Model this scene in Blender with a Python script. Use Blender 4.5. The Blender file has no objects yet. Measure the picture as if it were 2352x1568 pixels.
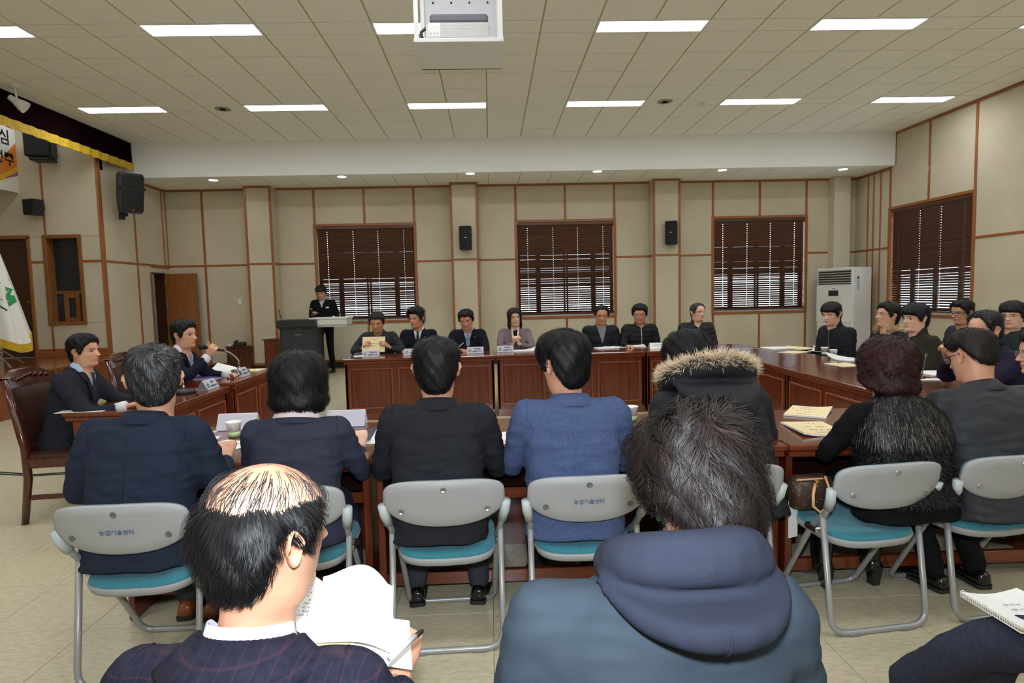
import bpy, math, random
import numpy as np
from mathutils import Vector, Matrix
from mathutils.bvhtree import BVHTree
sc = bpy.context.scene
COL = sc.collection
random.seed(7); RNG = np.random.default_rng(7)
# ---------------------------------------------------------------- camera
FPX, YAW, PIT, ROL, HC = 1407.03, -.0338, -.0761, -.0236, 1.42
def _axes():
    cy, sy = math.cos(YAW), math.sin(YAW)
    r, f, u = np.array([cy, sy, 0]), np.array([-sy, cy, 0]), np.array([0, 0, 1.])
    f2 = f*math.cos(PIT)+u*math.sin(PIT); u2 = u*math.cos(PIT)-f*math.sin(PIT)
    return r*math.cos(ROL)+u2*math.sin(ROL), u2*math.cos(ROL)-r*math.sin(ROL), f2
CR, CU, CF = _axes()
cd = bpy.data.cameras.new('camera'); cam = bpy.data.objects.new('camera', cd); COL.objects.link(cam)
cd.sensor_width = 36; cd.lens = FPX/2352*36; cd.clip_start = .02
m = Matrix.Identity(4)
for i, v in enumerate((CR, CU, -CF)):
    for j in range(3): m[j][i] = v[j]
m.translation = (0, 0, HC); cam.matrix_world = m
sc.camera = cam
# ---------------------------------------------------------------- light
sc.view_settings.view_transform = 'Standard'; sc.view_settings.look = 'None'
sc.view_settings.gamma = 1; sc.view_settings.use_curve_mapping = False
sc.view_settings.exposure = 0.27
PANEL_E, DOWN_E, FLASH_W = 17.5, 26.0, 150.0
w = bpy.data.worlds.new('daylight'); sc.world = w; w.use_nodes = True
bg = w.node_tree.nodes['Background']; bg.inputs[0].default_value = (.86, .94, 1, 1); bg.inputs[1].default_value = 4.0
ld = bpy.data.lights.new('camera_flash', 'SPOT'); ld.energy = FLASH_W; ld.shadow_soft_size = .04; ld.color = (.84, .92, 1)
ld.spot_size = math.radians(125); ld.spot_blend = .5
fl = bpy.data.objects.new('camera_flash', ld); COL.objects.link(fl); fl.matrix_world = m @ Matrix.Translation((0, .17, .03)) @ Matrix.Rotation(math.radians(14), 4, 'X')
# ---------------------------------------------------------------- pixel helpers (2352 x 1568 frame): a pixel gives a direction only
def ray(x, y): return CR*(x-1176)/FPX+CU*(784-y)/FPX+CF
def atz(x, y, z): d = ray(x, y); return Vector(d*((z-HC)/d[2]))+Vector((0, 0, HC))
def aty(x, y, Y): d = ray(x, y); return Vector(d*(Y/d[1]))+Vector((0, 0, HC))
def atx(x, y, X): d = ray(x, y); return Vector(d*(X/d[0]))+Vector((0, 0, HC))
# ---------------------------------------------------------------- materials
def lin(c):
    return tuple((v/255/12.92 if v/255 <= .04045 else ((v/255+.055)/1.055)**2.4) for v in c)
MATS = {}
def mat(name, col, rough=.6, metal=0, spec=.5, bump=0, bscale=200, col2=None, nscale=8, stretch=(1, 1, 1), emit=0, alpha=1, trans=0, sheen=0, coat=0, detail=4, lo=.35, hi=.65, wave=None, aniso=0):
    if name in MATS: return MATS[name]
    M = bpy.data.materials.new(name); M.use_nodes = True; nt = M.node_tree; b = nt.nodes['Principled BSDF']; N = nt.nodes.new; L = nt.links.new
    c = (*lin(col), 1)
    b.inputs['Base Color'].default_value = c; b.inputs['Roughness'].default_value = rough; b.inputs['Metallic'].default_value = metal
    b.inputs['Specular IOR Level'].default_value = spec
    if sheen: b.inputs['Sheen Weight'].default_value = sheen
    if coat: b.inputs['Coat Weight'].default_value = coat; b.inputs['Coat Roughness'].default_value = .12
    if trans: b.inputs['Transmission Weight'].default_value = trans; b.inputs['IOR'].default_value = 1.3
    if alpha < 1: b.inputs['Alpha'].default_value = alpha
    if emit: b.inputs['Emission Color'].default_value = c; b.inputs['Emission Strength'].default_value = emit
    if col2 or bump:
        tc = N('ShaderNodeTexCoord'); mp = N('ShaderNodeMapping'); mp.inputs['Scale'].default_value = stretch; L(tc.outputs['Object'], mp.inputs[0])
    if col2:
        t = N('ShaderNodeTexNoise'); t.inputs['Scale'].default_value = nscale; t.inputs['Detail'].default_value = detail; L(mp.outputs[0], t.inputs['Vector'])
        r = N('ShaderNodeValToRGB'); r.color_ramp.elements[0].position = lo; r.color_ramp.elements[1].position = hi
        r.color_ramp.elements[0].color = c; r.color_ramp.elements[1].color = (*lin(col2), 1)
        L(t.outputs['Fac'], r.inputs[0]); L(r.outputs[0], b.inputs['Base Color'])
    if bump:
        if wave:
            t = N('ShaderNodeTexWave'); t.bands_direction = wave; t.inputs['Scale'].default_value = bscale; t.inputs['Distortion'].default_value = 1.5
        else:
            t = N('ShaderNodeTexNoise'); t.inputs['Scale'].default_value = bscale; t.inputs['Detail'].default_value = 3
        L(mp.outputs[0], t.inputs['Vector'])
        bp = N('ShaderNodeBump'); bp.inputs['Strength'].default_value = bump; bp.inputs['Distance'].default_value = .004
        L(t.outputs['Fac'], bp.inputs['Height']); L(bp.outputs[0], b.inputs['Normal'])
    MATS[name] = M; return M
def wood(name, c1, c2, axis=2, rough=.3, coat=.3, scale=3):
    st = [14, 14, 14]; st[axis] = .9
    return mat(name, c1, rough, col2=c2, nscale=scale, stretch=st, detail=6, lo=.3, hi=.72, coat=coat, bump=.04, bscale=6)
# ---------------------------------------------------------------- mesh building
class MB:
    def __init__(s): s.v, s.f, s.m, s.n = [], [], [], 0
    def add(s, v, f, mi=0):
        b = s.n; v = [tuple(q) for q in v]; s.v += v; s.n += len(v); s.f += [tuple(i+b for i in q) for q in f]; s.m += [mi]*len(f); return s
    def box(s, lo, hi, mi=0, M=None):
        x0, y0, z0 = lo; x1, y1, z1 = hi
        v = [(x0, y0, z0), (x1, y0, z0), (x1, y1, z0), (x0, y1, z0), (x0, y0, z1), (x1, y0, z1), (x1, y1, z1), (x0, y1, z1)]
        if M is not None: v = [M @ Vector(q) for q in v]
        return s.add(v, [(3, 2, 1, 0), (4, 5, 6, 7), (0, 1, 5, 4), (1, 2, 6, 5), (2, 3, 7, 6), (3, 0, 4, 7)], mi)
    def bbox(s, lo, hi, b=.006, mi=0, M=None):                       # box with chamfered edges
        c = [(lo[i]+hi[i])/2 for i in range(3)]; h = [(hi[i]-lo[i])/2 for i in range(3)]; b = min(b, min(h)*.49)
        V, F = [], []; idx = {}
        for sx in (-1, 1):
            for sy in (-1, 1):
                for sz in (-1, 1):
                    sg = (sx, sy, sz)
                    for a in range(3):
                        p = [c[i]+sg[i]*(h[i] if i == a else h[i]-b) for i in range(3)]
                        idx[(sg, a)] = len(V); V.append(Vector(p))
        for a in range(3):
            o = [i for i in range(3) if i != a]
            for sa in (-1, 1):
                q = []
                for u, w_ in ((-1, -1), (1, -1), (1, 1), (-1, 1)):
                    sg = [0]*3; sg[a] = sa; sg[o[0]] = u; sg[o[1]] = w_; q.append(idx[(tuple(sg), a)])
                F.append(q)
        for a in range(3):                                             # edges along axis a
            o = [i for i in range(3) if i != a]
            for u in (-1, 1):
                for w_ in (-1, 1):
                    s0 = [0]*3; s0[o[0]] = u; s0[o[1]] = w_; s1 = list(s0); s0[a] = -1; s1[a] = 1
                    F.append([idx[(tuple(s0), o[0])], idx[(tuple(s1), o[0])], idx[(tuple(s1), o[1])], idx[(tuple(s0), o[1])]])
        for sx in (-1, 1):
            for sy in (-1, 1):
                for sz in (-1, 1): F.append([idx[((sx, sy, sz), a)] for a in range(3)])
        cc = Vector(c); G = []
        for q in F:
            p = [V[i] for i in q]; n = (p[1]-p[0]).cross(p[2]-p[0]); mid = sum(p, Vector())/len(p)
            G.append(q if n.dot(mid-cc) > 0 else q[::-1])
        if M is not None: V = [M @ q for q in V]
        return s.add(V, G, mi)
    def rings(s, R, mi=0, cap=True, close=True):                      # loft of point rings
        n = len(R[0]); v = [p for r in R for p in r]; f = []
        for i in range(len(R)-1):
            for j in range(n if close else n-1):
                k = (j+1) % n; f.append((i*n+j, i*n+k, (i+1)*n+k, (i+1)*n+j))
        if cap: f.append(tuple(range(n))[::-1]); f.append(tuple((len(R)-1)*n+j for j in range(n)))
        return s.add(v, f, mi)
    def tube(s, P, r, n=8, mi=0, cap=True, flat=1.0):                  # tube along points, radius per point
        P = [Vector(p) for p in P]; rr = r if hasattr(r, '__len__') else [r]*len(P); R = []; up = None
        for i, p in enumerate(P):
            t = (P[min(i+1, len(P)-1)]-P[max(i-1, 0)]).normalized()
            if up is None: up = Vector((0, 0, 1)) if abs(t.z) < .9 else Vector((1, 0, 0))
            a = t.cross(up).normalized(); b = a.cross(t).normalized(); up = b
            R.append([p+(a*math.cos(2*math.pi*k/n)+b*math.sin(2*math.pi*k/n)*flat)*rr[i] for k in range(n)])
        return s.rings(R, mi, cap)
    def lathe(s, prof, c=(0, 0, 0), n=16, mi=0, M=None):
        R = [[Vector((r*math.cos(2*math.pi*k/n), r*math.sin(2*math.pi*k/n), z)) for k in range(n)] for r, z in prof]
        R = [[(M @ p if M is not None else p)+Vector(c) for p in r] for r in R]
        return s.rings(R, mi)
    def grid(s, G, mi=0, flip=False):                                  # G[i][j] points
        n = len(G[0]); v = [p for r in G for p in r]; f = []
        for i in range(len(G)-1):
            for j in range(n-1):
                q = (i*n+j, i*n+j+1, (i+1)*n+j+1, (i+1)*n+j); f.append(q[::-1] if flip else q)
        return s.add(v, f, mi)
    def slab(s, G, t, mi=0):                                           # grid with thickness along -normal of the grid centre
        a, b, c = Vector(G[0][0]), Vector(G[0][-1]), Vector(G[-1][0]); n = (b-a).cross(c-a).normalized()*t
        H = [[Vector(p)-n for p in r] for r in G]; s.grid(G, mi); s.grid(H, mi, True)
        for A, B in ((G[0], H[0]), (G[-1], H[-1]), ([r[0] for r in G], [r[0] for r in H]), ([r[-1] for r in G], [r[-1] for r in H])): s.grid([A, B], mi)
        return s
    def prism(s, P, d, mi=0):                                          # polygon extruded by vector d
        P = [Vector(p) for p in P]; d = Vector(d); n = len(P)
        s.add(P+[p+d for p in P], [tuple(range(n))[::-1], tuple(range(n, 2*n))]+[(i, (i+1) % n, n+(i+1) % n, n+i) for i in range(n)], mi); return s
    def mesh(s, name, mats, smooth=False):
        me = bpy.data.meshes.new(name); me.from_pydata(s.v, [], s.f)
        for k in (mats if isinstance(mats, (list, tuple)) else [mats]): me.materials.append(k)
        if any(s.m): me.polygons.foreach_set('material_index', s.m)
        if smooth: me.polygons.foreach_set('use_smooth', [True]*len(s.f))
        me.update(); return me
    def build(s, name, mats, parent=None, smooth=False, loc=None): return obj(name, s.mesh(name, mats, smooth), parent, loc)
def obj(name, me, parent=None, loc=None, rz=0):
    o = bpy.data.objects.new(name, me); COL.objects.link(o)
    if parent is not None: o.parent = parent
    if loc is not None: o.location = loc
    if rz: o.rotation_euler[2] = rz
    return o
def tag(o, label, cat, group=None):
    o['label'] = label; o['category'] = cat
    if group: o['group'] = group
    return o
def thing(name, label, cat, loc=(0, 0, 0), rz=0, group=None):
    o = obj(name, None, None, loc, rz); o.empty_display_size = .1; return tag(o, label, cat, group)
def struct(o): o['kind'] = 'structure'; return o
def copy_tree(o, parent=None):
    c = o.copy(); COL.objects.link(c); c.parent = parent
    for ch in o.children: copy_tree(ch, c)
    return c
TMP = bpy.data.scenes.new('scratch')
def evaluated(o):
    """mesh of an object with its modifiers, evaluated in a scratch scene so that the big scene need not update"""
    TMP.collection.objects.link(o); vl = TMP.view_layers[0]; vl.update(); dg = vl.depsgraph; me = bpy.data.meshes.new_from_object(o.evaluated_get(dg)); bpy.data.objects.remove(o); return me
def text_mesh(body, size, mats, parent, M, name='lettering', depth=.0004, align='CENTER', bold=0):
    cu = bpy.data.curves.new(name, 'FONT'); cu.body = body; cu.size = size; cu.align_x = align; cu.align_y = 'CENTER'; cu.extrude = depth; cu.offset = bold; cu.resolution_u = 1
    me = evaluated(bpy.data.objects.new(name, cu)); me.materials.clear(); me.materials.append(mats); me.transform(M)
    me.name = name; return obj(name, me, parent)
def frameM(o, x, y):                                                   # matrix with origin o, local X = x, local Y = y
    x = Vector(x).normalized(); y = Vector(y).normalized(); z = x.cross(y).normalized(); y = z.cross(x)
    M_ = Matrix.Identity(4)
    for i, v in enumerate((x, y, z)):
        for j in range(3): M_[j][i] = v[j]
    M_.translation = o; return M_
def lerp(a, b, t): return a+(b-a)*t
def smoothstep(a, b, x): t = np.clip((x-a)/(b-a), 0, 1); return t*t*(3-2*t)
# ---------------------------------------------------------------- palette
M_WALL = mat('wall_fabric', (206, 196, 173), .9, bump=.25, bscale=420, col2=(198, 187, 163), nscale=1.3, spec=.2)
M_TRIM = wood('trim_wood', (160, 98, 48), (138, 80, 36), 2, .4, .2)
M_TRIMH = wood('trim_wood_level', (160, 98, 48), (138, 80, 36), 0, .4, .2)
M_DARKBASE = mat('dark_base_strip', (30, 26, 24), .5)  # near-black strip along the foot of the walls
M_TILE = mat('ceiling_tile', (247, 246, 238), .95, col2=(241, 240, 231), nscale=60, bump=.15, bscale=300, spec=.1)
M_GRID = mat('ceiling_grid', (184, 172, 144), .8)
M_BEAM = mat('beam_plaster', (246, 247, 246), .9, bump=.35, bscale=90, spec=.1)
M_WHITE = mat('white_paint', (232, 232, 228), .5)
M_GLASS = mat('window_glass', (235, 245, 250), .02, trans=1)
M_MULL = mat('window_mullion', (70, 42, 26), .5)
M_SLAT = mat('blind_slat', (92, 56, 34), .5, col2=(72, 42, 25), nscale=5, stretch=(1, 8, 8))
M_CORD = mat('blind_cord', (120, 84, 52), .8)
M_STONE = mat('granite_sill', (196, 194, 190), .4, col2=(120, 118, 116), nscale=140, lo=.45, hi=.6)
M_DOOR = wood('door_veneer', (146, 92, 40), (120, 72, 30), 2, .4, .2)
M_DOORD = wood('dark_door_veneer', (72, 40, 18), (54, 29, 13), 2, .4, .2)
M_BRASS = mat('brass', (190, 150, 80), .25, 1)
M_STEEL = mat('steel', (190, 190, 190), .3, 1)
M_CHROME = mat('chrome', (225, 225, 228), .12, 1)
M_BLACK = mat('black_plastic', (22, 22, 24), .45)
M_BLACKM = mat('black_mesh_grille', (16, 16, 17), .75, bump=.4, bscale=500)
M_PANEL = mat('lit_panel', (243, 248, 252), .5, emit=PANEL_E)
M_DOWN = mat('lit_downlight', (255, 248, 238), .5, emit=DOWN_E)
M_WHITEP = mat('white_plastic', (226, 226, 224), .4)
M_STAGE = wood('stage_boards', (140, 78, 26), (112, 58, 18), 1, .22, .5)
M_STAGEF = wood('stage_front_wood', (136, 74, 26), (116, 60, 20), 2, .35, .3)
ZC, YB, YW, XL, XR, YS, YF = 4.293, 11.48, 12.75, -6.5, 7.7, 10.6, -2.6
ZB = (aty(318, 408, YB).z+aty(2043, 380, YB).z)/2
ZM = 2.15; XS = -6.12; ZS = .55
# ---------------------------------------------------------------- floor: 450 mm vinyl tiles
def floor_mat():
    M = mat('vinyl_tile', (205, 196, 168), .3, col2=(186, 175, 144), nscale=26, detail=7, lo=.36, hi=.66, spec=.5)
    return M
fm = floor_mat()
nt = fm.node_tree; oi = nt.nodes.new('ShaderNodeObjectInfo')
mp = [n for n in nt.nodes if n.type == 'MAPPING'][0]; mul = nt.nodes.new('ShaderNodeVectorMath'); mul.operation = 'SCALE'
cmb = nt.nodes.new('ShaderNodeCombineXYZ'); nt.links.new(oi.outputs['Random'], cmb.inputs[0]); nt.links.new(oi.outputs['Random'], cmb.inputs[1])
mul.inputs['Scale'].default_value = 40; nt.links.new(cmb.outputs[0], mul.inputs[0]); nt.links.new(mul.outputs[0], mp.inputs['Location']); mp.inputs['Scale'].default_value = (1, 2.6, 1)
floor = struct(MB().box((-10.2, YF-.2, -.1), (XR+.2, YW+.4, -.004)).build('floor', mat('floor_joint', (120, 110, 86), .7)))
PX_, PY_ = .4455, .4505
tile_me = MB().bbox((.0012, .0012, -.004), (PX_-.0012, PY_-.0012, 0), .0008).mesh('floor_tile', fm)
rest = MB(); ft = []
for i in range(-14, 18):
    for j in range(-11, 25):
        x, y = -.022+i*PX_, 2.203-.4505*2+j*PY_
        if x < -6.13 and y < 10.6: 
            if x+PX_ < -6.15: continue
        if x+PX_ > XR or y+PY_ > YW or x < -6.6 or y < YF: continue
        vis = y > 1.7 and abs(x+.2) < 1.0+y*.83
        ft.append((0 if vis else 1, y, x, y))
ft.sort()
for k, (h, _, x, y) in enumerate(ft):
    if k < 300 and not h: obj('floor_tile', tile_me, floor, (x, y, 0))
    else: rest.box((x+.0012, y+.0012, -.004), (x+PX_-.0012, y+PY_-.0012, 0))
o = rest.build('floor_tiles_beyond', fm, floor); o['kind'] = 'stuff'
# ---------------------------------------------------------------- ceiling
ceil = struct(MB().box((XL-.1, YF-.2, ZC+.005), (XR+.2, YB+.1, ZC+.15)).build('ceiling', M_GRID))
ROWS = [0, .6, 1.2, 1.8, 2.1, 2.7, 3.3, 3.9, 4.5, 4.8, 5.4, 6.0, 6.6, 7.2, 7.5, 8.1, 8.7, 9.3, 9.9, 10.2, 10.8, 11.4, 12, 12.6, 12.9, 13.5, 14.1]
LIGHT_I = (-10, -6, -2, 2, 6, 10); X0 = .027
cache = {}
def ctile(w_, h_):
    k = (round(w_, 3), round(h_, 3))
    if k not in cache: cache[k] = MB().bbox((0, 0, 0), (w_, h_, .005), .002).mesh('ceiling_tile', M_TILE)
    return cache[k]
rest = MB(); nt_ = 0
for r in range(len(ROWS)-1):
    y1, y0 = YB-ROWS[r], YB-ROWS[r+1]; half = ROWS[r+1]-ROWS[r] < .4
    for i in range(-11, 13):
        if half and any(i in (k, k+1) for k in LIGHT_I): continue
        x0, x1 = max(X0+i*.6, XL+.0), min(X0+(i+1)*.6, XR)
        if x1-x0 < .05: continue
        w_, h_ = x1-x0-.018, y1-y0-.012
        if y1 > 5.7 and nt_ < 245: obj('ceiling_tile', ctile(w_, h_), ceil, (x0+.009, y0+.006, ZC)); nt_ += 1
        else: rest.box((x0+.009, y0+.006, ZC), (x0+.009+w_, y0+.006+h_, ZC+.005))
o = rest.build('ceiling_tiles_behind', M_TILE, ceil); o['kind'] = 'stuff'
beam = struct(MB().box((XL, YB, ZB), (XR, YB+.16, ZC+.01)).build('trim_1', M_BEAM)); beam['label'] = 'white plaster drop beam across the ceiling'
sof = struct(MB().box((XL, YB+.16, ZB+.005), (XR, YW+.3, ZB+.1)).build('ceiling_soffit', M_GRID))
for r, (y0, y1) in enumerate(((YB+.16, YB+.62), (YB+.62, YB+1.1), (YB+1.1, YW))):
    for i in range(-11, 13):
        x0, x1 = max(X0+i*.6, XL), min(X0+(i+1)*.6, XR)
        if x1-x0 > .05: obj('ceiling_tile', ctile(x1-x0-.014, y1-y0-.006), sof, (x0+.007, y0+.003, ZB))
def panel_light(i, row, label, group):
    y1, y0 = YB-ROWS[row], YB-ROWS[row+1]; x0, x1 = X0+i*.6, X0+(i+2)*.6
    t = thing('ceiling_light', label, 'ceiling light', ((x0+x1)/2, (y0+y1)/2, ZC), 0, group)
    hx, hy = (x1-x0)/2, (y1-y0)/2
    f = MB()
    for a in ((-hx, -hy, hx, -hy+.022), (-hx, hy-.022, hx, hy), (-hx, -hy+.022, -hx+.022, hy-.022), (hx-.022, -hy+.022, hx, hy-.022)): f.bbox((a[0], a[1], -.008), (a[2], a[3], .01), .003)
    f.build('frame', M_WHITE, t); MB().box((-hx+.022, -hy+.022, 0), (hx-.022, hy-.022, .012)).build('diffuser', M_PANEL, t)
nm = ['far left end by the stage curtain', 'second from the stage curtain', 'third from the stage curtain', 'fourth from the stage curtain', 'fifth from the stage curtain', 'right end nearest the window wall']
for r, rn in ((3, 'row beside the white beam'), (8, 'row level with the projector')):
    for k, i in enumerate(LIGHT_I): panel_light(i, r, 'lit white ceiling panel, '+rn+', '+nm[k], 'lit ceiling panels')
for r in (13, 18, 23):
    for k, i in enumerate(LIGHT_I): panel_light(i, r, 'lit white ceiling panel behind the photographer, out of view', 'lit ceiling panels behind')
for k, (px, py) in enumerate(((490, 413), (785, 405), (1080, 398), (1372, 393), (1659, 390), (1936, 388))):
    p = atz(px, py, ZB); t = thing('downlight', 'small round lit downlight in the lower ceiling strip, '+('leftmost', 'second from left', 'third from left', 'fourth from left', 'fifth from left', 'rightmost')[k], 'downlight', p, 0, 'round downlights')
    MB().lathe([(.1, .004), (.1, -.006), (.082, -.008), (.08, .004)], n=24).build('rim', M_WHITE, t); MB().lathe([(.08, .006), (.08, -.003), (.001, -.003)], n=24).build('lens', M_DOWN, t)
for k, (px, py) in enumerate(((512, 250), (1527, 233))):
    p = atz(px, py, ZC); t = thing('ceiling_speaker', 'round grey ceiling speaker grille '+('between the two left panels', 'right of the fourth far panel')[k], 'speaker', p, 0, 'ceiling speakers')
    MB().lathe([(.115, .003), (.115, -.006), (.1, -.009)], n=28).build('rim', mat('grey_grille_rim', (150, 148, 140), .6), t); MB().lathe([(.1, 0), (.1, -.007), (.05, -.009), (.001, -.009)], n=28).build('grille', mat('grey_grille', (128, 126, 118), .7, bump=.6, bscale=400), t)
for k, (px, py) in enumerate(((428, 254), (1614, 236))):
    p = atz(px, py, ZC); t = thing('smoke_detector', 'small white smoke detector on the ceiling '+('near the left ceiling panels', 'left of the fifth far panel')[k], 'smoke detector', p, 0, 'smoke detectors')
    MB().lathe([(.055, .002), (.055, -.014), (.04, -.02)], n=20).build('base', M_WHITEP, t); MB().lathe([(.034, -.019), (.034, -.032), (.026, -.042), (.001, -.044)], n=20).build('sensor_head', M_WHITEP, t)
# ---------------------------------------------------------------- walls: each wall has a frame (s along it, d out of it into the room)
class Wall:
    def __init__(s, name, org, sdir, ddir, s0, s1, z0, z1, holes=(), thick=.2, material=None):
        s.o, s.s, s.d = Vector(org), Vector(sdir), Vector(ddir)
        ss = sorted({s0, s1, *[h[0] for h in holes], *[h[1] for h in holes]}); zz = sorted({z0, z1, *[h[2] for h in holes], *[h[3] for h in holes]})
        b = MB()
        for a, c in zip(ss, ss[1:]):
            for e, f in zip(zz, zz[1:]):
                if any(h[0] <= (a+c)/2 <= h[1] and h[2] <= (e+f)/2 <= h[3] for h in holes): continue
                s.bx(b, a, c, e, f, -thick, 0)
        s.ob = struct(b.build(name, material or M_WALL))
    def pt(s, a, z, d): return s.o+s.s*a+s.d*d+Vector((0, 0, z))
    def bx(s, b, a, c, e, f, d0, d1, bev=0):
        p, q = s.pt(a, e, d0), s.pt(c, f, d1); lo = [min(p[i], q[i]) for i in range(3)]; hi = [max(p[i], q[i]) for i in range(3)]
        return b.bbox(lo, hi, bev) if bev else b.box(lo, hi)
    def panel(s, a, c, e, f, d=.008): s.bx(MB(), a+.002, c-.002, e+.002, f-.002, 0, d, .003).build('wall_panel', M_WALL, s.ob)
    def vtrim(s, a, e, f, w_=.045, d=.02, m=None): s.bx(MB(), a-w_/2, a+w_/2, e, f, 0, d, .004).build('trim_strip', m or M_TRIM, s.ob)
    def htrim(s, z, a, c, w_=.04, d=.018, m=None): s.bx(MB(), a, c, z-w_/2, z+w_/2, 0, d, .004).build('trim_strip', m or M_TRIMH, s.ob)
bx_ = lambda px, py=600: aty(px, py, YW).x
WIN = []
for (pl, pr, pt, pb) in ((727, 955, 516, 738), (1187, 1412, 506, 727), (1637, 1850, 500, 718)):
    pm = (pl+pr)/2
    WIN.append((bx_(pl), bx_(pr), aty(pm, pb, YW).z, aty(pm, pt, YW).z))
zt = sum(w_[3] for w_ in WIN)/3; zb = sum(w_[2] for w_ in WIN)/3; WIN = [(a, c, zb, zt) for a, c, _, _ in WIN]
WB = Wall('wall_back', (0, YW, 0), (1, 0, 0), (0, -1, 0), XL, XR, 0, ZB+.05, [(a, c, zb, zt) for a, c, _, _ in WIN])
ZT = ZB-.0
def bay(x0, x1, vs, win=None, low=()):
    if win:
        a, c = win[0], win[1]
        vs_ = sorted([a, (a+c)/2, c])
        for p, q in ((x0, a), (c, x1)):
            WB.panel(p, q, .12, ZM); WB.panel(p, q, ZM, ZT); WB.htrim(ZM, p, q)
        for p, q in ((a, (a+c)/2), ((a+c)/2, c)): WB.panel(p, q, zt, ZT); WB.panel(p, q, .12, zb)
        for v in vs_: WB.vtrim(v, zt, ZT); WB.vtrim(v, .12, zb)
    else:
        e = [x0, *vs, x1]
        for p, q in zip(e, e[1:]): WB.panel(p, q, .12, ZM); WB.panel(p, q, ZM, ZT)
        for v in vs: WB.vtrim(v, .12, ZT)
        WB.htrim(ZM, x0, x1)
    WB.htrim(ZT-.02, x0, x1, .05, .025); WB.htrim(.14, x0, x1, .05, .022); WB.bx(MB(), x0, x1, 0, .115, 0, .012).build('base_strip', M_DARKBASE, WB.ob)
YCOL = YW-.3; cx_ = lambda px, py=600: aty(px, py, YCOL).x
COLS = [(cx_(568), cx_(630)), (cx_(1037), cx_(1101)), (cx_(1500), cx_(1563))]
bay(XL, COLS[0][0], [bx_(472)]); bay(COLS[0][1], COLS[1][0], [], WIN[0]); bay(COLS[1][1], COLS[2][0], [], WIN[1]); bay(COLS[2][1], XR, [], WIN[2])
for k, (a, c) in enumerate(COLS):
    W = Wall('wall_column_%d' % (k+1), (0, YCOL, 0), (1, 0, 0), (0, -1, 0), a, c, 0, ZB+.02, thick=.3)
    W.panel(a, c, .12, ZM); W.panel(a, c, ZM, ZT); W.htrim(ZM, a, c); W.htrim(ZT-.02, a, c, .05, .025); W.htrim(.14, a, c, .05, .022)
    for v in (a+.022, c-.022): W.vtrim(v, .12, ZT)
    W.bx(MB(), a, c, 0, .115, 0, .012).build('base_strip', M_DARKBASE, W.ob)
    s = 1 if (a+c)/2 < 0 else -1; xs = c if s > 0 else a
    b = MB().box((min(xs, xs+s*.014), YCOL+.02, ZM-.02), (max(xs, xs+s*.014), YW, ZM+.02)); b.build('trim_strip', M_TRIMH, W.ob)
# corner pilaster, plain paint
Wp = struct(MB().bbox((aty(1915, 600, 12.5).x, 12.5, 0), (aty(1952, 600, 12.5).x, YW, ZB), .01).build('wall_pilaster', mat('pilaster_paint', (205, 198, 178), .8)))
# right wall with its window
ry = lambda px, py: atx(px, py, XR).y
RW = (ry(2236, 600), ry(2043, 600)); RZ = (atx(2140, 725, XR).z, atx(2140, 460, XR).z)
WR = Wall('wall_right', (XR, 0, 0), (0, 1, 0), (-1, 0, 0), YF, YW, 0, ZC+.02, [(RW[0], RW[1], RZ[0], RZ[1])])
rm = (RW[0]+RW[1])/2
for p, q in ((YF, 1.5), (1.5, 4.2), (4.2, RW[0]), (RW[1], 12.0), (12.0, YW)):
    WR.panel(p, q, .12, ZM); WR.panel(p, q, ZM, ZC if q < YB+.1 else ZT); WR.htrim(ZM, p, q)
for p, q in ((RW[0], rm), (rm, RW[1])): WR.panel(p, q, RZ[1], ZC); WR.panel(p, q, .12, RZ[0])
for v in (RW[0], rm, RW[1]): WR.vtrim(v, RZ[1], ZC, .05); WR.vtrim(v, .12, RZ[0], .05)
for v in (1.5, 4.2): WR.vtrim(v, .12, ZC, .05)
for v in (11.9, 12.12, 12.3): WR.vtrim(v, .12, ZT, .035)
M_TRIMY = wood('trim_wood_depth', (160, 98, 48), (138, 80, 36), 1, .4, .2)
WR.htrim(ZC-.025, YF, YB, .05, .025, M_TRIMY); WR.htrim(ZT-.025, YB+.16, YW, .05, .025, M_TRIMY); WR.htrim(.14, YF, YW, .05, .022, M_TRIMY); WR.vtrim(YB+.005, ZT, ZC, .03)
WR.bx(MB(), YF, YW, 0, .115, 0, .012).build('base_strip', M_DARKBASE, WR.ob)
# left wall (beyond the stage) with its doorway
D0, D1 = atx(352, 720, XL).y, atx(385, 720, XL).y; ZD = atx(365, 626, XL).z
WL = Wall('wall_left', (XL, 0, 0), (0, 1, 0), (1, 0, 0), YS, YW, 0, ZC, [(D0, D1, 0, ZD)])
yv = [atx(314, 600, XL).y]
for p, q in ((YS+.05, yv[0]), (yv[0], D0)): WL.panel(p, q, .12, ZM); WL.panel(p, q, ZM, ZC if q < YB else ZT); WL.htrim(ZM, p, q, m=M_TRIMY)
ym = atx(371, 500, XL).y
for p, q in ((D0, ym), (ym, YW)): WL.panel(p, q, ZM, ZT); WL.htrim(ZM-.01, p, q, .06, .02, M_TRIMY)
WL.vtrim(YS+.03, 0, ZC, .1, .03); WL.vtrim(yv[0], .12, ZC); WL.vtrim(ym, ZM, ZT, .035); WL.vtrim(D0-.02, 0, ZD, .04); WL.vtrim(YW-.02, ZM, ZT, .03)
WL.htrim(ZT-.02, YB+.16, YW, .05, .025, M_TRIMY); WL.htrim(.14, YS, D0, .05, .022, M_TRIMY)
WL.bx(MB(), YS, D0, 0, .115, 0, .012).build('base_strip', M_DARKBASE, WL.ob)
door = obj('door_1', None); struct(door); door.location = (XL+.02, D1-.03, 0)
LW = aty(464, 800, D1-.05).x-XL-.03
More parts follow.
